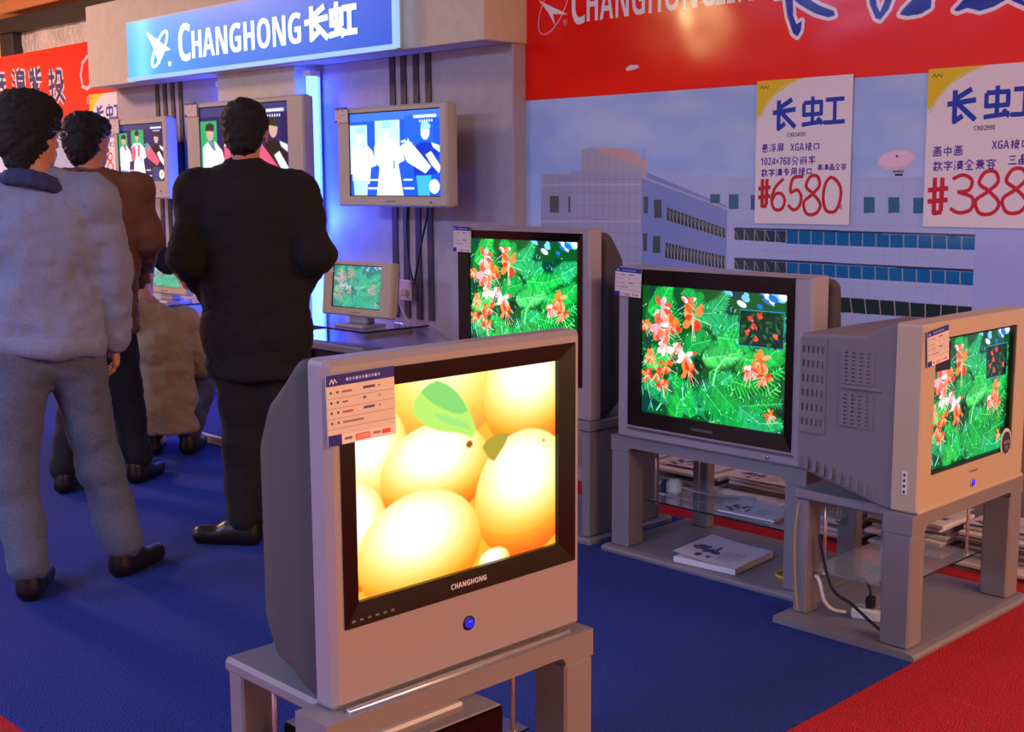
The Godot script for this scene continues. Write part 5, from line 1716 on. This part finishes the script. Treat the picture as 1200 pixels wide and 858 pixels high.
	var dk := printed("dark_label_print", dark_label(), 0.3)
	card("sticker", "dark label stuck on the top corner of the pale set's screen", "sticker", Vector3(-1.751, 0.944, -3.430), 0.10, 0.085, dk, PI / 2, 0.0)
	var ov := thing("sticker", "oval purple sticker on the lower corner of the pale set's screen", "sticker", Vector3(-1.752, 0.575, -3.935), PI / 2)
	for e in [[1.0, 0.0, M.white_plastic, "backing"], [0.78, 0.002, M.denim_dark, "emblem"]]:
		st = new_st()
		var o := PackedVector2Array()
		for i in 20:
			var a := TAU * i / 20.0
			o.append(Vector2(cos(a) * 0.038 * e[0], sin(a) * 0.047 * e[0]))
		prism(st, o, e[1] - 0.001, e[1] + 0.0012)
		part(ov, e[3], st, e[2])
	st = new_st()
	span(st, Vector3(-0.022, -0.004, 0.003), Vector3(0.022, 0.008, 0.0042), 0.0)
	prism(st, PackedVector2Array([Vector2(-0.014, -0.01), Vector2(0.014, -0.01), Vector2(0.0, -0.032)]), 0.003, 0.0042)
	part(ov, "crest", st, M.print_grey)

# slab with rows and columns of open slots: bars between x0 and x1
func grille(st: SurfaceTool, x0: float, x1: float, y0: float, y1: float, z0: float, z1: float, rows: int, cols: int, bar_y: float, bar_z: float) -> void:
	for j in rows + 1:
		var y := lerpf(y0, y1, float(j) / rows)
		span(st, Vector3(x0, y - bar_y * 0.5, z0 - bar_z * 0.5), Vector3(x1, y + bar_y * 0.5, z1 + bar_z * 0.5), 0.0)
	for i in cols + 1:
		var z := lerpf(z0, z1, float(i) / cols)
		for j in rows:
			var ya := lerpf(y0, y1, float(j) / rows) + bar_y * 0.5
			var yb := lerpf(y0, y1, float(j + 1) / rows) - bar_y * 0.5
			span(st, Vector3(x0, ya, z - bar_z * 0.5), Vector3(x1, yb, z + bar_z * 0.5), 0.0)

func dark_label() -> ImageTexture:
	var p := Paint.new(128, 108, Color(0.10, 0.07, 0.10))
	p.line(PackedVector2Array([Vector2(24, 34), Vector2(64, 16), Vector2(104, 34)]), 3, Color(0.5, 0.45, 0.6))
	p.rect(30, 38, 68, 6, Color(0.55, 0.5, 0.62))
	p.rect(38, 54, 52, 4, Color(0.4, 0.36, 0.46))
	p.rect(46, 68, 36, 4, Color(0.4, 0.36, 0.46))
	return p.tex()

func people() -> void:
	var away := Vector3(-0.717, 0, -0.697)
	var right := Vector3(0.697, 0, -0.717)
	var t := person("person in a pale denim jacket and jeans standing and looking at the wall screens", Vector3(-4.14, 0, -1.9), {"head": Vector3(-0.069, 1.582, 0.060), "neck": Vector3(-0.036, 1.456, 0.070), "shl": Vector3(-0.116, 1.375, 0.180), "shr": Vector3(0.049, 1.373, -0.089), "ell": Vector3(-0.187, 1.137, 0.225), "elr": Vector3(0.041, 1.120, -0.138), "hal": Vector3(-0.308, 0.903, 0.163), "har": Vector3(-0.010, 0.874, -0.173), "hem": Vector3(-0.053, 0.863, 0.072), "hil": Vector3(-0.079, 0.870, 0.128), "hir": Vector3(-0.038, 0.870, -0.029), "knl": Vector3(-0.100, 0.418, 0.178), "knr": Vector3(-0.064, 0.421, -0.117), "anl": Vector3(-0.015, 0.100, 0.177), "anr": Vector3(-0.032, 0.100, -0.179), "tol": Vector3(-0.160, 0.035, 0.067), "tor": Vector3(-0.087, 0.035, -0.294)}, away * 0.92 + right * 0.42,
		{"jacket": M.denim, "trousers": M.jeans, "collar": M.denim_dark, "hair": 1.14, "wide": 0.182, "taper": 1.0, "leg": 0.98, "folds": 0.026, "seed": 41, "collar_r": 0.076, "pelvis": 0.84, "bands": [[0.0, 0.05, 0.006], [0.385, 0.006, 0.003]]})
	# glasses
	var head := Vector3(-0.069, 1.582, 0.060)
	var face := (away * 0.92 + right * 0.42).normalized()
	var s := Vector3.UP.cross(face)
	var st := new_st(true)
	for sg in [-1.0, 1.0]:
		var ring := []
		for i in 13:
			var a := TAU * i / 12.0
			ring.append(head + face * 0.108 + s * (sg * 0.033 + cos(a) * 0.024) + Vector3(0, 0.006 + sin(a) * 0.018, 0))
		tube(st, PackedVector3Array(ring), 0.0018, 5)
		tube(st, PackedVector3Array([head + face * 0.106 + s * sg * 0.058 + Vector3(0, 0.012, 0), head + s * sg * 0.088 + face * 0.05 + Vector3(0, 0.014, 0), head + s * sg * 0.090 - face * 0.02 + Vector3(0, 0.010, 0)]), 0.0022, 5)
	part(t, "glasses", st, M.chrome)
	person("person in a brown jacket and dark trousers between the denim jacket and the far poster", Vector3(-5.5, 0, -2.65), {"head": Vector3(0.006, 1.602, -0.019), "neck": Vector3(0.025, 1.464, -0.010), "shl": Vector3(-0.001, 1.396, 0.102), "shr": Vector3(0.105, 1.394, -0.179), "ell": Vector3(-0.068, 1.134, 0.128), "elr": Vector3(0.104, 1.157, -0.235), "hal": Vector3(-0.214, 0.963, -0.008), "har": Vector3(-0.129, 0.951, -0.282), "hem": Vector3(0.012, 0.744, -0.026), "hil": Vector3(-0.001, 0.870, 0.045), "hir": Vector3(0.025, 0.870, -0.097), "knl": Vector3(-0.087, 0.334, 0.076), "knr": Vector3(-0.025, 0.331, -0.160), "anl": Vector3(-0.025, 0.100, 0.170), "anr": Vector3(0.037, 0.100, -0.166), "tol": Vector3(-0.189, 0.035, 0.037), "tor": Vector3(-0.029, 0.035, -0.271)}, away * 0.9 + right * 0.45,
		{"jacket": M.brown_wool, "trousers": M.dark_trousers, "collar": M.black_wool, "hair": 1.02, "wide": 0.172, "leg": 0.92, "pelvis": 0.84, "folds": 0.024, "seed": 42})
	person("person in a black suit with elbows out, back turned, before the largest wall screen", Vector3(-4.2, 0, -2.6), {"head": Vector3(0.013, 1.602, -0.066), "neck": Vector3(0.025, 1.467, -0.049), "shl": Vector3(-0.102, 1.384, 0.081), "shr": Vector3(0.161, 1.382, -0.189), "ell": Vector3(-0.082, 1.148, 0.147), "elr": Vector3(0.252, 1.158, -0.196), "hal": Vector3(-0.200, 0.984, -0.019), "har": Vector3(0.027, 0.982, -0.252), "hem": Vector3(0.045, 0.679, -0.069), "hil": Vector3(-0.005, 0.870, -0.004), "hir": Vector3(0.105, 0.870, -0.118), "knl": Vector3(-0.004, 0.408, -0.019), "knr": Vector3(0.070, 0.403, -0.124), "anl": Vector3(0.009, 0.100, -0.004), "anr": Vector3(0.064, 0.100, -0.118), "tol": Vector3(-0.099, 0.035, 0.079), "tor": Vector3(0.009, 0.035, -0.262)}, away,
		{"jacket": M.black_wool, "trousers": M.black_wool, "collar": M.black_wool, "hair": 0.93, "wide": 0.205, "taper": 0.97, "leg": 1.02, "folds": 0.022, "seed": 43})
	person("person in a beige shirt crouching in front of the glass shelf", Vector3(-5.9, 0, -3.2), {"head": Vector3(-0.151, 0.933, 0.027), "neck": Vector3(-0.054, 0.825, 0.056), "shl": Vector3(-0.007, 0.730, 0.152), "shr": Vector3(0.042, 0.705, -0.099), "ell": Vector3(-0.341, 0.483, -0.064), "elr": Vector3(0.024, 0.479, -0.224), "hal": Vector3(-0.452, 0.544, -0.309), "har": Vector3(-0.212, 0.508, -0.413), "hem": Vector3(0.047, 0.152, 0.039), "hil": Vector3(0.057, 0.268, 0.058), "hir": Vector3(0.046, 0.249, -0.075), "knl": Vector3(-0.335, 0.374, -0.214), "knr": Vector3(-0.146, 0.380, -0.336), "anl": Vector3(-0.078, 0.100, 0.024), "anr": Vector3(0.036, 0.100, -0.122), "tol": Vector3(-0.249, 0.035, -0.115), "tor": Vector3(-0.111, 0.035, -0.286)}, away * 0.95 + right * 0.25,
		{"jacket": M.beige_cloth, "trousers": M.grey_trousers, "collar": M.beige_cloth, "hair": 0.98, "wide": 0.152, "taper": 1.18, "flat": 0.78, "folds": 0.03, "soft": 0.025, "pelvis": 0.8, "leg": 0.92, "seed": 44})
	person("person in dark navy clothes reaching towards the far small monitor", Vector3(-6.6, 0, -3.1), {"head": Vector3(-0.033, 1.594, -0.120), "neck": Vector3(-0.013, 1.445, -0.112), "shl": Vector3(-0.114, 1.372, -0.008), "shr": Vector3(0.089, 1.352, -0.245), "ell": Vector3(-0.093, 1.073, -0.030), "elr": Vector3(0.126, 1.140, -0.312), "hal": Vector3(-0.149, 0.830, -0.072), "har": Vector3(0.188, 0.960, -0.462), "hem": Vector3(0.004, 0.750, -0.129), "hil": Vector3(-0.017, 0.870, -0.079), "hir": Vector3(0.045, 0.870, -0.200), "knl": Vector3(-0.057, 0.283, -0.067), "knr": Vector3(0.020, 0.276, -0.203), "anl": Vector3(-0.055, 0.100, -0.040), "anr": Vector3(0.028, 0.100, -0.182), "tol": Vector3(-0.223, 0.035, -0.139), "tor": Vector3(-0.139, 0.035, -0.298)}, away * 0.8 + right * 0.5,
		{"jacket": M.navy_cloth, "trousers": M.dark_trousers, "collar": M.navy_cloth, "hair": 1.0, "wide": 0.19, "folds": 0.02, "seed": 45, "curl_r": 0.35, "point": true})

func booklet(label: String, at: Vector3, turn: float, w: float, d: float, hgt: float, m: Material, curl: float) -> void:
	var t := thing("booklet", label, "booklet", at, turn)
	var st := new_st()
	span(st, Vector3(0, 0, 0), Vector3(w, hgt, -d), 0.002)
	part(t, "pages", st, M.paper)
	var n := 8
	var c := new_st(true)
	for i in n:
		var u0 := float(i) / n
		var u1 := float(i + 1) / n
		var y0 := hgt + 0.002 + curl * pow(1.0 - u0, 2.0)
		var y1 := hgt + 0.002 + curl * pow(1.0 - u1, 2.0)
		quad_uv(c, Vector3(u0 * w, y0, 0.004), Vector3(u1 * w, y1, 0.004), Vector3(u1 * w, y1, -d), Vector3(u0 * w, y0, -d), Vector2(u0, 1), Vector2(u1, 1), Vector2(u1, 0), Vector2(u0, 0))
	part(t, "cover", c, m)

func booklet_picture(sd: int) -> ImageTexture:
	var r := RandomNumberGenerator.new()
	r.seed = sd
	var p := Paint.new(200, 140, Color(0.8, 0.79, 0.84))
	for i in 9:
		p.oval(r.randf_range(20, 90), r.randf_range(60, 125), r.randf_range(6, 18), r.randf_range(4, 10), [Color(0.3, 0.22, 0.25), Color(0.65, 0.3, 0.3), Color(0.35, 0.3, 0.45), Color(0.2, 0.2, 0.3)][r.randi() % 4], r.randf() * 3.0)
	for i in 6:
		p.rect(110, 60 + i * 10, r.randf_range(40, 80), 3, Color(0.5, 0.48, 0.55))
	return p.tex()

func cable(label: String, pts: Array, r: float, m: Material) -> void:
	var o: Vector3 = pts[0]
	var q := []
	for p in pts:
		q.append(p - o)
	var st := new_st(true)
	tube(st, curve(q), r, 7)
	solo("cable", st, m, label, "cable", o)

func small_things() -> void:
	var bm := printed("booklet_print", booklet_picture(5), 0.5)
	var bm2 := printed("booklet_print_dark", booklet_picture(8), 0.5)
	booklet("open brochure lying on the base of the middle stand", Vector3(-2.80, 0.031, -3.545), 0.10, 0.26, 0.28, 0.022, bm, 0.02)
	booklet("brochure lying on the glass shelf of the middle stand", Vector3(-2.72, 0.208, -3.70), 0.06, 0.24, 0.17, 0.008, bm2, 0.004)
	# heaps of brochures on the floor behind the stands
	var kinds := [bm, bm2]
	var names := ["at the left end of the row", "behind the middle stand", "behind the middle stand's right leg", "behind the power strip", "near the aisle", "at the aisle end of the row"]
	for i in 6:
		var t := thing("brochure_stack", "slanting heap of printed brochures on the floor %s" % names[i], "papers", Vector3(-3.72 + i * 0.36, 0, -4.40), 0.0, "brochure heaps behind the stands")
		for j in 9:
			var st := new_st()
			var c := Vector3(rng.randf_range(-0.01, 0.01), 0.012 + j * 0.017, rng.randf_range(-0.10, 0.02))
			cbox(st, Vector3.ZERO, Vector3(0.31, 0.014, 0.24), 0.002, Transform3D(Basis(Vector3.UP, rng.randf_range(-0.06, 0.06)), c))
			part(t, "brochure", st, M.paper if j % 3 else M.print_grey)
		var f := new_st()
		quad_uv(f, Vector3(-0.15, 0.166, 0.06), Vector3(0.15, 0.166, 0.05), Vector3(0.15, 0.166, -0.15), Vector3(-0.15, 0.166, -0.15), Vector2(0, 1), Vector2(1, 1), Vector2(1, 0), Vector2(0, 0))
		part(t, "cover", f, kinds[i % 2])
	# disc player on the front stand's shelf
	var p := thing("disc_player", "black disc player with a silver lid on the shelf of the fruit set's stand", "player", Vector3(-1.96, 0.247, -1.56), PI / 2)
	var s2 := new_st()
	span(s2, Vector3(-0.19, 0.0, -0.13), Vector3(0.19, 0.075, 0.13), 0.004)
	part(p, "case", s2, M.black_gloss)
	s2 = new_st()
	span(s2, Vector3(-0.185, 0.075, -0.125), Vector3(0.185, 0.079, 0.125), 0.001)
	part(p, "lid", s2, M.silver)
	s2 = new_st()
	span(s2, Vector3(-0.10, 0.0795, -0.06), Vector3(0.12, 0.090, 0.08), 0.003)
	part(p, "instruction_sheet", s2, M.paper)
	s2 = new_st()
	span(s2, Vector3(-0.15, 0.03, 0.130), Vector3(0.05, 0.05, 0.133), 0.001)
	part(p, "disc_drawer", s2, M.silver)
	# power strip on the right stand
	var e := thing("power_strip", "white power strip with plugs on the base of the right stand", "power strip", Vector3(-2.02, 0.031, -3.47), 0.25)
	s2 = new_st()
	span(s2, Vector3(0, 0, -0.055), Vector3(0.20, 0.035, 0.0), 0.005)
	part(e, "housing", s2, M.white_plastic)
	for x in [0.055, 0.11]:
		s2 = new_st()
		span(s2, Vector3(x - 0.014, 0.035, -0.042), Vector3(x + 0.014, 0.075, -0.014), 0.005)
		var pl := part(e, "plug", s2, M.black)
		s2 = new_st(true)
		tube(s2, curve([Vector3(x, 0.07, -0.028), Vector3(x - 0.005, 0.10, -0.03), Vector3(x - 0.03, 0.118, -0.05), Vector3(x - 0.06, 0.10, -0.08)]), 0.0045, 6)
		part(pl, "flex", s2, M.black)
	s2 = new_st(true)
	ball(s2, Vector3(0.17, 0.05, -0.03), Vector3(0.024, 0.024, 0.024), 10)
	part(e, "adaptor", s2, M.silver_gold)
	cable("white cable running down from the middle stand to the power strip", [Vector3(-2.12, 0.16, -3.42), Vector3(-2.10, 0.15, -3.41), Vector3(-2.08, 0.09, -3.41), Vector3(-2.06, 0.06, -3.43), Vector3(-2.035, 0.05, -3.465)], 0.006, M.white_plastic)
	cable("black cable looping over the power strip", [Vector3(-2.11, 0.30, -3.415), Vector3(-2.06, 0.14, -3.415), Vector3(-1.98, 0.10, -3.41), Vector3(-1.90, 0.06, -3.40), Vector3(-1.87, 0.045, -3.40)], 0.005, M.black)
	cable("yellow cable hanging along the right stand's rear leg", [Vector3(-2.17, 0.40, -3.385), Vector3(-2.18, 0.30, -3.385), Vector3(-2.175, 0.15, -3.385), Vector3(-2.16, 0.045, -3.38)], 0.0025, M.yellow_cable)
	var ring := []
	for i in 25:
		var a := TAU * i / 12.0
		ring.append(Vector3(-2.395 + cos(a) * (0.05 + 0.002 * i / 12.0), 0.036 + 0.004 * (i / 12), -3.70 + sin(a) * 0.05))
	cable("coil of yellow cable lying on the middle stand's base", ring, 0.0035, M.yellow_cable)
	cable("grey cable trailing behind the middle stand", [Vector3(-2.96, 0.24, -3.80), Vector3(-2.90, 0.225, -3.83), Vector3(-2.84, 0.212, -3.88), Vector3(-2.78, 0.212, -3.92), Vector3(-2.72, 0.212, -3.95)], 0.005, M.silver)
	var ad := thing("plug_adaptor", "white and blue plug hanging behind the middle stand's left leg", "plug", Vector3(-3.0, 0.2065, -3.80), 0.4)
	s2 = new_st()
	span(s2, Vector3(-0.03, 0, -0.025), Vector3(0.03, 0.06, 0.025), 0.012)
	part(ad, "body", s2, M.white_plastic)
	s2 = new_st()
	span(s2, Vector3(-0.05, 0.01, -0.02), Vector3(-0.03, 0.05, 0.02), 0.004)
	part(ad, "blue_cap", s2, M.denim_dark)
	# wires and socket under the right wall screen
	cable("black cable hanging below the washed-out wall screen", [Vector3(-5.60, 1.32, -4.62), Vector3(-5.61, 1.16, -4.62), Vector3(-5.60, 0.98, -4.62), Vector3(-5.56, 0.86, -4.62)], 0.006, M.black)
	cable("second black cable curving below the washed-out wall screen", [Vector3(-5.42, 1.30, -4.62), Vector3(-5.41, 1.22, -4.60), Vector3(-5.47, 1.08, -4.61), Vector3(-5.53, 0.92, -4.62), Vector3(-5.55, 0.84, -4.62)], 0.006, M.black)
	var so := thing("wall_socket", "white wall socket with a plugged cable beside the small monitor", "socket", Vector3(-5.66, 0.80, -4.650))
	s2 = new_st()
	span(s2, Vector3(-0.055, -0.06, 0), Vector3(0.055, 0.06, 0.018), 0.004)
	part(so, "plate", s2, M.white_plastic)
	s2 = new_st()
	span(s2, Vector3(-0.02, -0.03, 0.018), Vector3(0.02, 0.01, 0.05), 0.004)
	var pg := part(so, "plug", s2, M.white_plastic)
	s2 = new_st(true)
	tube(s2, curve([Vector3(0, -0.02, 0.045), Vector3(0.0, -0.08, 0.05), Vector3(0.03, -0.14, 0.04), Vector3(0.04, -0.18, 0.02)]), 0.005, 6)
	part(pg, "flex", s2, M.white_plastic)
	# rounded grey set kept under the right glass shelf, and a white carton under the far one
	var u := thing("monitor", "spare grey rounded set standing under the right glass shelf", "monitor", Vector3(-5.80, 0.05, -4.22), 0.0)
	tv_front(u, {"w": 0.56, "h": 0.46, "d": 0.06, "r": 0.03, "bez": [-0.23, 0.07, 0.23, 0.42], "scr": [-0.22, 0.08, 0.22, 0.41], "body": M.grey_shell, "surround": M.black, "picture": M.black_gloss})
	tv_shell(u, [[-0.06, 0.275, 0.004, 0.455, 0.04], [-0.2, 0.25, 0.004, 0.44, 0.08], [-0.36, 0.18, 0.04, 0.36, 0.08]], M.grey_shell)
	var cb := thing("carton", "white carton under the far glass shelf behind the crouching person", "box", Vector3(-7.75, 0.05, -4.25), 0.1)
	s2 = new_st()
	span(s2, Vector3(-0.25, 0, -0.18), Vector3(0.25, 0.46, 0.18), 0.006)
	part(cb, "box", s2, M.paper)
	s2 = new_st()
	span(s2, Vector3(-0.251, 0.45, -0.02), Vector3(0.251, 0.462, 0.02), 0.001)
	part(cb, "tape", s2, M.silver_gold)
	# hanging flood lamp of the hall that shines back from the banner
	var fl := thing("flood_lamp", "warm flood lamp hanging over the aisle before the wall screens", "lamp", Vector3(-7.45, 3.02, 0.15))
	s2 = new_st(true)
	tube(s2, PackedVector3Array([Vector3(0, 0.10, 0), Vector3(0, 1.16, 0)]), 0.01, 6)
	part(fl, "rod", s2, M.black)
	s2 = new_st(true)
	tube(s2, PackedVector3Array([Vector3(0, 0.12, 0), Vector3(0, -0.02, 0)]), 0.05, 14, 0.11)
	part(fl, "lamp_shade", s2, M.silver)
	s2 = new_st(true)
	ball(s2, Vector3(0, -0.02, 0), Vector3(0.09, 0.07, 0.09), 14)
	part(fl, "bulb", s2, glow("flood_bulb", Color(1.0, 0.86, 0.6), 14.0))
	var ol := OmniLight3D.new()
	ol.name = "bulb_light"
	ol.light_color = Color(1.0, 0.86, 0.6)
	ol.light_energy = 1.5
	ol.light_size = 0.08
	ol.omni_range = 30.0
	ol.shadow_enabled = true
	ol.position = Vector3(0, -0.1, 0)
	fl.add_child(ol)
